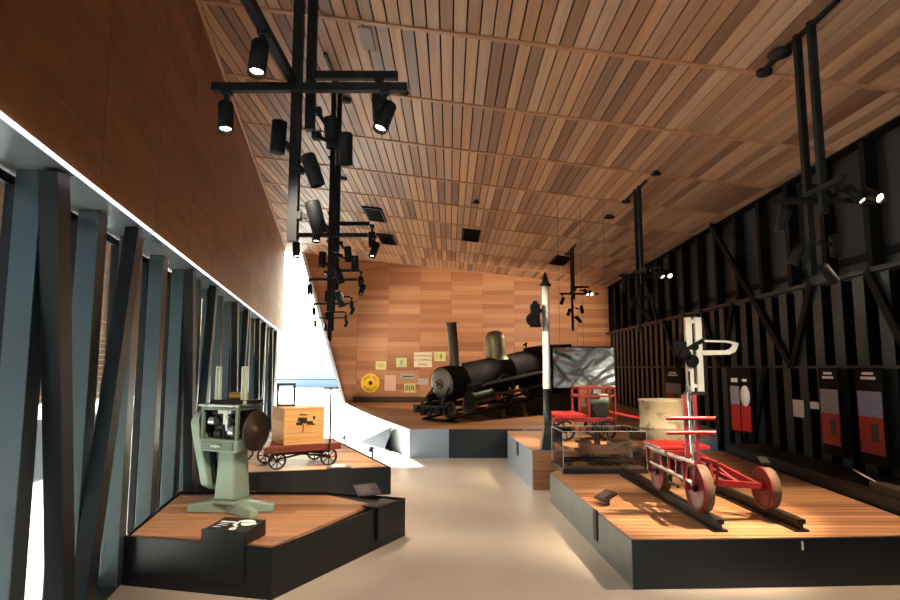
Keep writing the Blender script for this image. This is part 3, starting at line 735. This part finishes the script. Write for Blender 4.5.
# ------------------------------------------------------------------ clear case with model
CX, CY, CW, CD, CH = 1.83, 7.66, 1.0, .66, .43
t_ = thing('display_case', 'clear acrylic case on the velocipede platform holding a mechanical model', 'display case', (CX, CY, HE+.004), math.radians(2))
MB().box((0, 0, .03), (CW+.02, CD+.02, .055)).build('plinth', M['black'], t_, bevel=.003)
cs = MB(); th = .008
for sx in (-1, 1): cs.box((sx*(CW/2-th/2), 0, .055+CH/2), (th, CD-2*th-.002, CH))
for sy in (-1, 1): cs.box((0, sy*(CD/2-th/2), .055+CH/2), (CW, th, CH))
cs.box((0, 0, .055+CH+th/2), (CW, CD, th)); cs.build('cover', M['acrylic'], t_)
ed = MB(); q = .003
for sx in (-1, 1):
    for sy in (-1, 1): ed.box((sx*(CW/2+q/2), sy*(CD/2+q/2), .055+CH/2), (q*1.6, q*1.6, CH))
for sy in (-1, 1): ed.box((0, sy*(CD/2+q/2), .055+CH+th), (CW, q*1.6, q*1.6))
for sx in (-1, 1): ed.box((sx*(CW/2+q/2), 0, .055+CH+th), (q*1.6, CD, q*1.6))
ed.build('polished_edge', M['jamb'], t_, label='pale polished edges')
mm = thing('track_model', 'brown model of rail machinery inside the clear case', 'model', (CX, CY, HE+.058), math.radians(2))
MB().box((0, 0, .01), (.94, .58, .02)).build('base_board', M['deck'], mm)
mb = MB()
for i in range(9): mb.box((-.4+i*.1, 0, .035), (.05, .42, .03))
mb.build('sleepers', M['darkwood'], mm)
for y in (-.12, .12): MB().box((0, y, .065), (.92, .025, .03)).build('rail', M['rail'], mm)
mb = MB().box((.05, 0, .17), (.6, .30, .04)).box((.05, -.13, .22), (.6, .03, .08)).box((.25, .0, .25), (.2, .2, .12)).cyl((-.15, -.1, .24), (-.15, .1, .24), .07, seg=18).cyl((.0, 0, .19), (.0, 0, .34), .04).beam((-.3, -.1, .30), (.1, -.1, .22), .03, .03)
mb.build('carriage', M['modelbrown'], mm)
for x in (-.15, .25):
    for y in (-.12, .12): MB().wheel((x, y, .14), (0, 1, 0), .065, .03, 8).build('wheel', M['iron'], mm)
MB().tube([(.1, -.15, .2), (.3, -.18, .3), (.42, -.15, .18)], .012).cyl((.38, -.1, .1), (.38, -.1, .3), .03).box((-.38, 0, .2), (.06, .3, .02)).build('linkage', M['silver'], mm)
MB().prism([(-.29+.10*math.cos(a), .03*math.sin(a)) for a in [i*PI/10 for i in range(20)]], 0, .004).build('name_plate', M['brass'], mm).matrix_local = Matrix.Translation((0, -.275, .055)) @ Matrix.Rotation(PI/2, 4, 'X')

# ------------------------------------------------------------------ cream drum
t_ = thing('steel_drum', 'cream painted rusty drum on a low wooden stand behind the velocipede', 'drum', (2.73, 7.86, HE+.004))
MB().lathe([(.25, .14), (.285, .14), (.285, .475), (.295, .49), (.299, .50), (.295, .51), (.285, .525), (.285, .81), (.30, .82), (.30, .845), (.28, .845), (.275, .82), (0, .81)], seg=40).build('drum_body', M['drum'], t_)
MB().box((-.2, -.12, .115), (.10, .5, .05)).box((.2, -.12, .115), (.10, .5, .05)).box((0, 0, .1), (.5, .08, .05)).build('stand', M['cream'], t_, bevel=.005)
for x in (-.2, .2):
    for y in (-.3, .12): MB().cyl((x-.03, y, .05), (x+.03, y, .05), .05, seg=16).build('roller', M['cream'], t_)

# ------------------------------------------------------------------ semaphore signal at the right
SX, SY = 3.35, 8.35
t_ = thing('semaphore_signal', 'short semaphore signal with white slotted post and looped white arm', 'signal', (SX, SY, HE+.004))
MB().box((-.06, 0, 1.42), (.09, .07, 1.04)).box((.075, 0, 1.42), (.09, .07, 1.04)).box((.0, 0, 1.0), (.06, .05, .05)).box((0, 0, 1.5), (.06, .05, .05)).box((0, 0, 1.88), (.06, .05, .05)).build('slotted_post', M['white'], t_, bevel=.004)
MB().cyl((0, 0, 0), (0, 0, .92), .035).cyl((0, 0, 0), (0, 0, .04), .12).box((0, 0, .90), (.26, .12, .05)).tube([(-.09, -.06, .9), (-.09, -.06, 1.2)], .012).build('lower_mast', M['iron'], t_)
arm = MB(); pts = []
za, zb_ = 1.43, 1.63
n_ = 10
outer = [(.10, 1.625), (.44, 1.615), (.53, 1.60)] + [(.60, 1.58), (.585, 1.52), (.55, 1.46), (.47, 1.425), (.10, 1.415)]
inner = [(.10, 1.60), (.43, 1.59), (.50, 1.575)] + [(.515, 1.555), (.50, 1.525), (.47, 1.50), (.43, 1.485), (.10, 1.48)]
for i in range(len(outer)-1):
    a, b_, c_, d_ = outer[i], outer[i+1], inner[i+1], inner[i]
    q = lambda P, y: Vector((P[0], y, P[1]))
    arm.hexa([q(a, -.07), q(b_, -.07), q(c_, -.07), q(d_, -.07), q(a, -.045), q(b_, -.045), q(c_, -.045), q(d_, -.045)])
arm.build('signal_arm', M['white'], t_)
sp = MB().cyl((0, -.08, 1.53), (0, .06, 1.53), .05).beam((.12, -.06, 1.62), (-.16, -.06, 1.47), .05, .05).box((-.20, -.05, 1.50), (.16, .10, .20)).lathe([(0, -.03), (.085, -.03), (.085, .03), (0, .03)], (-.06, -.10, 1.34), (0, 1, 0), 22).lathe([(0, -.03), (.08, -.03), (.08, .03), (0, .03)], (-.15, -.10, 1.42), (0, 1, 0), 22)
sp.build('spectacle', M['rib'], t_, bevel=.003)
MB().cyl((-.13, -.05, .78), (-.13, -.05, .92), .035).ball((-.13, -.05, .76), .045).box((-.10, -.05, .95), (.05, .05, .1)).build('lamp_fitting', M['silver'], t_)

# ------------------------------------------------------------------ tall white signal post
t_ = thing('signal_post', 'tall white signal post with black foot and pointed black finial', 'signal', (1.325, 8.33, HC+.004))
top = 2.93-HC
MB().lathe([(.054, .80), (.050, top-.22), (0, top-.22)], seg=24).build('upper_post', M['white'], t_)
MB().lathe([(.052, .30), (.056, .80), (0, .80)], seg=24).box((0, 0, .2), (.10, .10, .3)).build('lower_post', M['black'], t_, label='black painted lower post')
mb = MB(); a, b_ = .105, .04
mb.hexa([Vector(v) for v in ((-a, -a, 0), (a, -a, 0), (a, a, 0), (-a, a, 0), (-b_, -b_, .36), (b_, -b_, .36), (b_, b_, .36), (-b_, b_, .36))]).build('foot', M['black'], t_)
MB().lathe([(.075, top-.22), (.09, top-.20), (.05, top-.16), (.035, top-.10), (.012, top-.03), (0, top)], seg=20).build('finial', M['black'], t_)
lm = MB().box((-.10, -.02, 1.87), (.09, .05, .05)).box((-.155, -.05, 1.82), (.12, .15, .26)).cyl((-.20, -.05, 1.75), (-.20, -.20, 1.73), .085, .095, seg=20).box((-.15, -.05, 1.67), (.14, .12, .06)).cyl((-.15, -.05, 1.95), (-.15, -.05, 2.0), .05, .03)
lm.build('signal_lamp', M['rib'], t_, bevel=.004)

# ------------------------------------------------------------------ rails and velocipede
RA, RB = 2.055, 2.685
rt = HE+.095
for i, (x, y0, y1, lb) in enumerate(((RA, 4.79, 7.25, 'rusty flat bottomed rail under the two large velocipede wheels'), (RB, 4.80, 7.2, 'rusty flat bottomed rail under the velocipede outrigger wheel'))):
    mb = MB()
    for wd, z0, z1 in ((.11, 0, .015), (.02, .015, .06), (.06, .06, .093)): mb.box((x-.02*0, (y0+y1)/2, HE+.002+(z0+z1)/2), (wd, y1-y0, z1-z0), (0, 0, .015))
    tag(mb.build('track_rail', M['rail']), lb, 'rail')
VX, VY = RA-.025, 5.05
t_ = thing('velocipede', 'red three wheeled rail velocipede standing on two rails', 'velocipede', (VX, VY, rt), math.radians(1))
RW = .187
def vwheel(c, R, wd, nm='wheel'):
    c = Vector(c)
    o = MB().lathe([(R*.98, -wd/2), (R, -wd*.3), (R, wd*.5), (R*.86, wd*.5), (R*.86, -wd/2), (R*.98, -wd/2)], c, (1, 0, 0), 36).build(nm, M['tread'], t_, label='worn brown wheel')
    MB().lathe([(.0, -wd*.34), (R*.3, -wd*.36), (R*.86, -wd*.42), (R*1.03, -wd*.56), (R*1.03, -wd*.4), (R*.86, wd*.3), (0, wd*.35)], c, (1, 0, 0), 32).build('wheel_disc', M['red'], o, label='red painted wheel disc')
    MB().cyl(c-Vector((wd*.75, 0, 0)), c+Vector((wd*.75, 0, 0)), R*.16).build('hub', M['iron'], o)
vwheel((0, 0, RW), RW, .085); vwheel((0, .86, RW*.92), RW*.92, .085)
vwheel((RB-RA-.02, .12, RW*.88), RW*.88, .08)
# side truss
tr = MB()
a0, a1 = Vector((-.085, -.14, .40)), Vector((-.085, 1.0, .385)); b0, b1 = Vector((-.085, -.10, .24)), Vector((-.085, .96, .26))
for x in (-.10, .10):
    o_ = Vector(((x+.10)*.9, 0, 0))
    tr.beam(a0+o_, a1+o_, .025, .035); tr.beam(b0+o_, b1+o_, .025, .035)
    for k in range(7):
        f = k/6; tr.beam(a0.lerp(a1, f)+o_, b0.lerp(b1, f)+o_, .018, .018, up=(0, 1, 0))
tr.box((0, .99, .385), (.22, .04, .04)).box((0, .42, .41), (.24, .04, .04))
tr.build('side_truss', M['red'], t_, bevel=.002)
MB().beam((-.102, -.14, .414), (-.102, .99, .40), .01, .022).beam((-.102, -.09, .25), (-.102, .95, .27), .01, .018).build('truss_edge', M['white'], t_, label='white lined truss edge')
for y in (0, .86):
    MB().cyl((-.12, y, RW), (.13, y, RW), .016).beam((-.11, y, RW), (-.11, y+.04, .40), .03, .02, up=(0, 1, 0)).beam((.11, y, RW), (.11, y+.04, .40), .03, .02, up=(0, 1, 0)).build('axle_fork', M['red'], t_)
MB().box((.12, .78, .435), (.46, .46, .03)).build('seat_board', M['redl'], t_, bevel=.005)
for x in (-.035, .055):
    MB().beam((x, .12, .16), (x, .16, .93), .028, .028, up=(0, 1, 0)).build('lever_upright', M['red'], t_)
MB().beam((.01, .13, .25), (.01, .16, .88), .02, .02).build('lever_rod', M['silver'], t_)
for z in (.735, .615): MB().cyl((-.21, .13, z), (.21, .13, z), .0165).build('handle_bar', M['redl'], t_)
MB().lathe([(.11, -.012), (.125, 0), (.11, .012), (.08, 0), (.11, -.012)], (.05, .45, .26), (1, 0, 0), 24).cyl((.02, .45, .26), (.12, .45, .26), .03).beam((.05, .45, .16), (.05, .1, .24), .02, .03).tube([(-.06, .3, .14), (-.06, .5, .14), (-.06, .55, .3)], .012).build('crank_gear', M['iron'], t_)
MB().beam((.1, .02, .23), (RB-RA, .12, RW*.92), .05, .05).beam((.10, .60, .44), (RB-RA-.08, .14, RW*.95), .04, .05).beam((.1, .35, .36), (.36, .10, .20), .035, .035).beam((.36, .09, .2), (.22, .34, .36), .03, .03).build('outrigger', M['red'], t_, bevel=.003)
MB().beam((RB-RA, .14, RW*1.9), (RB-RA+.05, .3, RW*2.05), .07, .02).build('mudguard', M['iron'], t_)

# ------------------------------------------------------------------ signs on the back wall
def sign(px, py, w_, h_, m, label, nm='enamel_sign'):
    u, v = px, py
    t_ = thing(nm, label, 'sign', (px, YB-.02, py))
    MB().box((0, 0, 0), (w_, .02, h_)).build('plate', m, t_, bevel=.002)
    return t_
def wallpos(px, py):
    f_ = 604; p_ = math.atan(67/604); c_, s_ = math.cos(p_), math.sin(p_)
    Y = f_*c_-(300-py)*s_; Z = f_*s_+(300-py)*c_
    return (px-450)/Y*YB, 1.6+Z/Y*YB
FX = lambda x, y, z=0: Matrix.Translation((x, y, z)) @ Matrix.Rotation(PI/2, 4, 'X')
x, z = wallpos(370.5, 383)
t_ = thing('round_sign', 'round yellow enamel sign with dark centre low on the cedar wall', 'sign', (x, YB-.02, z))
MB().lathe([(0, -.012), (.29, -.012), (.305, -.006), (.305, .01), (0, .01)], (0, 0, 0), (0, 1, 0), 40).build('plate', M['yellow'], t_)
MB().lathe([(0, -.02), (.06, -.02), (.065, -.012), (0, -.012)], (0, 0, 0), (0, 1, 0), 20).build('centre_boss', M['ironb'], t_)
ring = []
for body, r, a0, st, sg in (('STATE RAIL', .20, 155, -14.5, 1), ('AUTHORITY', .22, 215, 13.5, -1)):
    for i, ch in enumerate(body):
        a = math.radians(a0 + st*i)
        if ch == ' ': continue
        rot = (a-PI/2) if sg > 0 else (a+PI/2)
        ring.append((ch, .11, Matrix.Translation((r*math.cos(a), -.014, r*math.sin(a))) @ Matrix.Rotation(PI/2, 4, 'X') @ Matrix.Rotation(rot, 4, 'Z')))
text_mesh(ring, M['ironb'], t_)
def mark(t_, items, m='darkink'):
    mb = MB()
    for (x, z, w_, h_) in items: mb.box((x, -.0115, z), (w_, .002, h_))
    return mb.build('print', M[m], t_)
x, z = wallpos(381, 365.5); t_ = sign(x, z, .34, .27, M['papergreen'], 'plain pale sign above right of the round yellow sign'); mark(t_, [(0, .0, .22, .02), (0, -.05, .18, .015), (0, .05, .2, .015)], 'brass')
x, z = wallpos(401.5, 362.5); t_ = sign(x, z, .33, .29, M['papergreen'], 'small green tinted sign left of the three line notice'); mark(t_, [(0, .0, .1, .14), (0, -.1, .2, .02)], 'green')
x, z = wallpos(423, 359.8); t_ = sign(x, z, .57, .47, M['paper'], 'cream notice with three lines of black capitals')
text_mesh([(s_, sz, FX(0, -.0115, .125-i*.135)) for i, (s_, sz) in enumerate((('WARNING', .115), ('STOPPING', .115), ('RAILS', .12)))], M['darkink'], t_)
x, z = wallpos(440, 356.5); t_ = sign(x, z, .36, .30, M['papergreen'], 'pale sign just left of the locomotive chimney'); mark(t_, [(.03, .0, .08, .15), (-.1, .0, .02, .2)], 'brass')
x, z = wallpos(390.3, 383); t_ = sign(x, z, .36, .50, M['paperpink'], 'tall pinkish sign right beside the round yellow sign'); mark(t_, [(0, .1, .26, .01), (0, 0, .26, .01), (0, -.1, .26, .01)], 'papergrey')
x, z = wallpos(408, 376.3); t_ = sign(x, z, .44, .16, M['papergrey'], 'long thin grey sign under the green tinted sign'); mark(t_, [(0, 0, .34, .035)], 'darkink')
x, z = wallpos(409.8, 388); t_ = sign(x, z, .36, .28, M['papergreen'], 'lowest pale sign with dark upright lettering'); mark(t_, [(-.12+i*.06, .02*(i % 2), .03, .16) for i in range(5)], 'darkink')
x, z = wallpos(423, 381.5); t_ = sign(x, z, .32, .20, M['papergrey'], 'plain grey sign between the cream notice and the smokebox'); mark(t_, [(0, 0, .2, .015)], 'silver')
o = MB().box((-1.6, YB-.08, HC+.10), (2.9, .12, .14)).build('timber_bench', M['ironb']); o.location = (-.0, 0, 0); tag(o, 'low dark timber baulk along the foot of the cedar wall', 'timber')

# ------------------------------------------------------------------ information panels on the right wall
def infopanel(px0, px1, y_off, zt, zphoto, zred, zbot, label, head, kind='photo'):
    k_ = 4.34
    def dd(px): return k_/((px-450)/602.5-RS)
    ya, yb = dd(px1), dd(px0); yc = (ya+yb)/2; wd = abs(yb-ya)
    t_ = thing('information_panel', label, 'information panel', (k_+RS*yc, yc, zbot), PI/2+RROT)
    # local x runs along the wall away from the camera is +... y points into the wall
    R_ = MB().box((0, .02, (zt-zbot)/2), (wd*1.12, .02, zt-zbot)).build('board', M['rib'], t_)
    t_.rotation_euler = (0, 0, -PI/2+RROT)
    return t_, wd, zbot
def wz(px, py):
    f_ = 604; p_ = math.atan(67/604); c_, s_ = math.cos(p_), math.sin(p_)
    Y = f_*c_-(300-py)*s_; Z = f_*s_+(300-py)*c_
    u, v = (px-450)/Y, Z/Y; d = 4.34/(u-RS); return 1.6+v*d
def fill(t_, wd, zb, x, w_, za, zt, m, nm): return MB().box((x*wd, .007, (za+zt)/2-zb), (w_*wd, .006, zt-za)).build(nm, M[m], t_)
specs = [(851, 875, 372, 391, 416, 452, 'red and black information panel nearest the camera with a bluish photograph'),
         (814.5, 832, 372, 389, 412.5, 443, 'red and black information panel with grey group photograph, beside two small white cards'),
         (662.5, 678, 372, 383, 393, 400, 'information panel with white and red print seen above the cream drum')]
for i, (p0, p1, yt, yp, yr, yb_, lb) in enumerate(specs):
    pm = (p0+p1)/2
    t_, wd, zb = infopanel(p0, p1, 0, 1.59, 0, 0, .55, lb, '')
    zt, zp, zr_, zbb = [wz(pm, q) for q in (yt, yp, yr, yb_)]
    fill(t_, wd, zb, 0, .98, zr_, zp, 'photob' if i == 0 else 'photo', 'photograph'); fill(t_, wd, zb, 0, .98, zbb, zr_, 'redprint', 'red_text_block')
    fill(t_, wd, zb, .0, .45, zt-.03, zt, 'ink', 'heading'); fill(t_, wd, zb, .0, .6, zt-.08, zt-.05, 'ink', 'heading')
    MB().box((.15*wd, .003, (zr_+zbb)/2+.03-zb), (.3*wd, .003, (zr_-zbb)*.5)).build('small_picture', M['photod'], t_)
t_, wd, zb = infopanel(725, 746, 0, 1.59, 0, 0, .55, 'double red information panel with round white badge behind the semaphore signal', '')
zr_, zbb, zp = wz(735, 404), wz(735, 430), wz(735, 386)
fill(t_, wd, zb, -.22, .42, zr_, zp, 'photo', 'photograph'); fill(t_, wd, zb, -.22, .42, zbb, zr_, 'redprint', 'red_text_block'); fill(t_, wd, zb, .26, .42, zbb+.02, zr_, 'redprint', 'red_text_block')
MB().lathe([(0, -.004), (.5*.42*wd, -.004), (.5*.42*wd, .006), (0, .006)], (.26*wd, .004, (zr_+zp)/2-zb), (0, 1, 0), 28).build('round_badge', M['ink'], t_)
fill(t_, wd, zb, .26, .2, zp+.08, zp+.12, 'ink', 'heading'); fill(t_, wd, zb, -.22, .3, zp+.06, zp+.13, 'ink', 'heading')
t_, wd, zb = infopanel(682.5, 688, 0, 1.59, 0, 0, .55, 'narrow information panel with round white badge glimpsed left of the white signal post', '')
fill(t_, wd, zb, 0, .9, wz(685, 400), wz(685, 385), 'ink', 'round_badge')
for (p0, p1, y0, y1, lb) in ((788, 798, 400, 417, 'upright white card on the black wall left of the grey group photograph'), (805, 813, 402, 409, 'small white card close beside the grey group photograph')):
    k_ = 4.42; pm = (p0+p1)/2
    d0, d1 = [k_/((p-450)/602.5-RS) for p in (p0, p1)]; yc = (d0+d1)/2
    za, zb_ = wz(pm, y1), wz(pm, y0)
    o = MB().box((0, 0, 0), (.012, abs(d0-d1), zb_-za)).build('wall_card', M['ink']); o.location = (k_+RS*yc-.0, yc, (za+zb_)/2); o.rotation_euler = (0, 0, RROT)
    tag(o, lb, 'card')

# ------------------------------------------------------------------ ceiling fittings
def ceilpt(px, py):
    f_ = 604; p_ = math.atan(67/604); c_, s_ = math.cos(p_), math.sin(p_)
    Y = f_*c_-(300-py)*s_; Z = f_*s_+(300-py)*c_
    u, v = (px-450)/Y, Z/Y; d = 8
    for _ in range(60): d = (zc(u*d, d)-1.6)/v
    return Vector((u*d, d, zc(u*d, d)))
tilt = lambda p: math.atan((zc(p.x+.5, p.y)-zc(p.x-.5, p.y)))
for px, py, s_, lb in ((375, 214, .36, 'black square ceiling vent beside the first hanging mast row'), (387, 239, .36, 'black square ceiling vent behind the first one, near the back'), (471, 235, .36, 'black square ceiling vent over the aisle toward the back'), (560, 260, .36, 'black square ceiling vent near the tall white signal post top')):
    p = ceilpt(px, py); t_ = thing('ceiling_vent', lb, 'ceiling vent', p - Vector((0, 0, .02)), 0, 'black ceiling vents', rot=(0, -tilt(p), 0))
    MB().box((0, 0, 0), (s_*1.15, 1.2, .03)).build('frame', M['rib'], t_)
    mb = MB()
    for i in range(9): mb.box((0, -.48+i*.12, -.018), (s_*.95, .05, .01), (.4, 0, 0))
    mb.build('slats', M['rib'], t_)
for px, py, r_, lb in ((779, 49, .10, 'black round ceiling disc by the big right hand mast'), (656, 171, .07, 'small black ceiling disc over the middle of the right side'), (609, 215, .10, 'black ceiling disc between the two far right masts'), (476, 200, .07, 'small black ceiling box fitting over the aisle'), (404, 89, .06, 'black ceiling fitting nearest the first left mast')):
    p = ceilpt(px, py); t_ = thing('ceiling_sensor', lb, 'ceiling sensor', p - Vector((0, 0, .005)))
    MB().cyl((0, 0, 0), (0, 0, -.045), r_*.55).build('stem', M['lamp'], t_); MB().lathe([(0, -.03), (r_*.9, -.03), (r_, -.04), (r_, -.055), (0, -.07)], seg=24).build('disc', M['lamp'], t_)
p = ceilpt(367, 38); o = MB().box((0, 0, 0), (.13, .42, .012), (0, -tilt(p), 0)).build('access_plate', M['papergrey']); o.location = p - Vector((0, 0, .012)); tag(o, 'pale grey access plate between ceiling boards', 'ceiling plate')

# ------------------------------------------------------------------ hanging track light masts
def spotlamp(root, at_, dirv, bracket_from=None, r=.042, ln=.18, lit=True):
    at_ = Vector(at_); d = Vector(dirv).normalized()
    a, b_ = at_ - d*ln*.5, at_ + d*ln*.5
    o = MB().lathe([(0, 0), (r*.9, 0), (r, .01), (r, ln), (r*.86, ln), (r*.8, ln-.03), (0, ln-.03)], a, d, 20).build('spotlight', M['lamp'], root)
    MB().lathe([(0, ln-.028), (r*.8, ln-.028), (r*.8, ln-.024), (0, ln-.022)], a, d, 18).build('lens', M['lens'] if lit else M['silver'], o, label='glowing warm lens' if lit else None) if lit else MB().lathe([(0, ln-.028), (r*.8, ln-.028), (r*.8, ln-.024), (0, ln-.022)], a, d, 18).build('lens', M['silver'], o)
    if bracket_from is not None: MB().beam(bracket_from, at_, .022, .022).box(bracket_from, (.05, .05, .04)).build('yoke', M['lamp'], o)
    return o
def mast(label, x, y, zb, zbot, xl, xr, half, yb, lamps, rail=True, po=.03, poy=.2):
    top = zc(x, y); t_ = thing('track_light_mast', label, 'track light', (x, y, zbot), 0, 'hanging track light masts')
    H = top-zbot
    MB().box((0, 0, H/2), (.052, .052, H)).build('pole', M['lamp'], t_)
    MB().box((po, poy, (H+zb+.1-zbot)/2-.1), (.052, .052, H-(zb+.1-zbot)+.3)).build('pole', M['lamp'], t_)
    if rail:
        MB().beam((.0, -.55, H-.03+.0), (.0, .6, H-.03), .035, .03).build('ceiling_rail', M['lamp'], t_)
        MB().lathe([(0, -.05), (.07, -.05), (.07, -.01), (0, -.01)], (.03, .6, H), seg=20).build('rail_end_disc', M['lamp'], t_)
    z0 = zb-zbot
    MB().box(((xl+xr)/2, -.04, z0), (xr-xl, .042, .045)).build('cross_bar', M['lamp'], t_)
    MB().box((.05+half/2, .20, z0+.19), (abs(half), .042, .045)).build('cross_bar', M['lamp'], t_)
    MB().beam((-.02, .0, z0+.05), (-.02, -yb, z0+.05), .042, .045).build('long_bar', M['lamp'], t_)
    for lx, ly, lz, dv, lit, br in lamps:
        spotlamp(t_, (lx, ly, z0+lz), dv, (br[0], br[1], z0+br[2]) if br else None, lit=lit)
    return t_
def aim_light(root, name, loc, target, power, ang, col=(1, .80, .58), blend=.6, size=.05):
    d = bpy.data.lights.new(name, 'SPOT'); d.energy = power; d.spot_size = math.radians(ang); d.spot_blend = blend; d.color = col; d.shadow_soft_size = size
    o = bpy.data.objects.new(name, d); COL.objects.link(o)
    o.location = loc; o.rotation_euler = (Vector(target)-Vector(loc)).to_track_quat('-Z', 'Y').to_euler()
    o.parent = root; o.matrix_parent_inverse = Matrix.Translation(root.location).inverted()
    return o
def lay(full=True):
    L_ = [(-.38, -.04, -.17, (.12, -.25, -1), True, (-.38, -.04, -.02)), (.50, -.04, -.17, (-.30, -.3, -1), True, (.50, -.04, -.02)),
          (.44, .20, .0, (.05, .1, -1), False, (.44, .20, .16)),
          (-.09, -.02, -.28, (.05, .0, 1), False, (-.02, 0, -.33)), (.10, .0, -.46, (.35, .1, -1), False, (.02, 0, -.46)),
          (.12, .02, -.72, (.25, .2, -1), False, (.02, 0, -.72))]
    if full: L_ += [(-.04, -.55, -.10, (.0, -.25, -1), True, (-.02, -.55, .03)), (.17, .16, -.18, (.1, .1, -1), False, (.08, .16, -.05)), (.26, .1, -.30, (.0, .1, -1), False, (.08, .16, -.2))]
    return L_
left = [(297, 91, 3.25), (331, 236, 6.75), (333, 280, 10.1), (331, 304, 13.9), (329, 318, 17.2)]
names = ['black hanging track light mast nearest the camera on the left', 'second black track light mast of the left row', 'third black track light mast of the left row', 'fourth black track light mast of the left row', 'farthest black track light mast of the left row by the back window']
def ray(px, py):
    f_ = 604; p_ = math.atan(67/604); c_, s_ = math.cos(p_), math.sin(p_)
    Y = f_*c_-(300-py)*s_; Z = f_*s_+(300-py)*c_
    return (px-450)/Y, Z/Y
LM = []
for i, (px, py, d) in enumerate(left):
    u, v = ray(px, py); zb = 1.6+v*d
    r_ = mast(names[i], u*d, d, zb, zb-.86 if i < 4 else zb-.6, -.46 if i == 0 else -.40, .62 if i == 0 else .42, .50 if i == 0 else .36, .85 if i == 0 else .55, lay(i < 2)[:9 if i < 2 else 4], rail=True)
    LM.append((r_, Vector((u*d, d, zb))))
right = [(808, 202, 4.9, 'black twin pole track light mast above the velocipede on the right'), (638, 276, 9.4, 'middle black track light mast of the right row before the dark wall'), (572, 294, 14.2, 'farthest black track light mast of the right row near the white signal post')]
RM = []
for i, (px, py, d, lb) in enumerate(right):
    u, v = ray(px, py); zb = 1.6+v*d
    L_ = [(-.24, -.04, -.17, (-.35, .1, -1), True, (-.24, -.04, -.02)), (.30, -.14, .02, (.35, -.6, -.8), True, (.2, -.06, .08)), (.40, -.20, .0, (.1, -.9, -.55), True, (.36, -.06, .02)),
          (-.06, .1, -.42, (-.4, .2, -1), True, (.02, .02, -.3)), (.24, .06, -.36, (.2, .3, -1), False, (.1, .02, -.34)), (.14, .02, -.6, (.5, .2, -.5), False, (.02, 0, -.55))]
    r_ = mast(lb, u*d, d, zb, zb-.62-.25*(i > 0), -.30, .62, .4, .5, L_, po=.0, poy=-.2)
    RM.append((r_, Vector((u*d, d, zb))))
def put(k, r_, tgt, pw, ang, **kw):
    root, p = k; aim_light(root, 'spot_beam', p + Vector(r_), tgt, pw, ang, **kw)
W = (1, .78, .54)
put(LM[0], (.5, -.1, -.33), (-1.6, 5.3, .4), 150, 50, col=W)
put(LM[0], (-.38, -.1, -.33), (-1.9, 5.4, .9), 120, 45, col=W)
put(LM[0], (-.06, -.6, -.3), (.1, 4.2, 0), 160, 80, col=(1, .88, .72))
put(LM[1], (.4, -.1, -.33), (-2.0, 8.0, .5), 220, 45, col=W)
put(LM[1], (-.35, -.1, -.33), (-1.9, 7.9, .4), 150, 45, col=W)
put(LM[1], (.3, .2, -.2), (.1, 7.5, 0), 260, 90, col=(1, .88, .72))
put(LM[2], (.4, -.1, -.33), (.6, 13.0, 1.0), 110, 55, col=W)
put(LM[2], (.4, -.3, -.33), (.1, 9.5, 0), 200, 80, col=(1, .88, .72))
put(LM[3], (.4, .1, -.33), (.3, 18.8, 2.0), 400, 80, col=W)
put(RM[0], (-.24, -.1, -.33), (2.2, 5.4, .5), 400, 52, col=W, size=.03)
put(RM[0], (.1, .15, -.60), (2.6, 7.7, .8), 270, 42, col=W, size=.03)
put(RM[0], (.35, -.2, -.1), (3.3, 5.3, .3), 220, 60, col=W, size=.03)
put(RM[0], (-.24, -.3, -.3), (.6, 4.0, 0), 200, 80, col=(1, .88, .72))
put(RM[1], (-.24, -.1, -.33), (2.0, 9.2, .8), 400, 50, col=W)
put(RM[0], (.4, -.3, -.1), (3.35, 8.3, 1.6), 330, 24, col=(1, .86, .68))
put(LM[1], (.42, -.25, -.2), (1.3, 8.3, 2.0), 420, 30, col=(1, .86, .7))
put(RM[2], (-.24, -.1, -.33), (1.2, 12.5, .6), 200, 70, col=W)
put(RM[2], (.2, .2, -.3), (2.2, 18.9, 2.2), 400, 85, col=W)
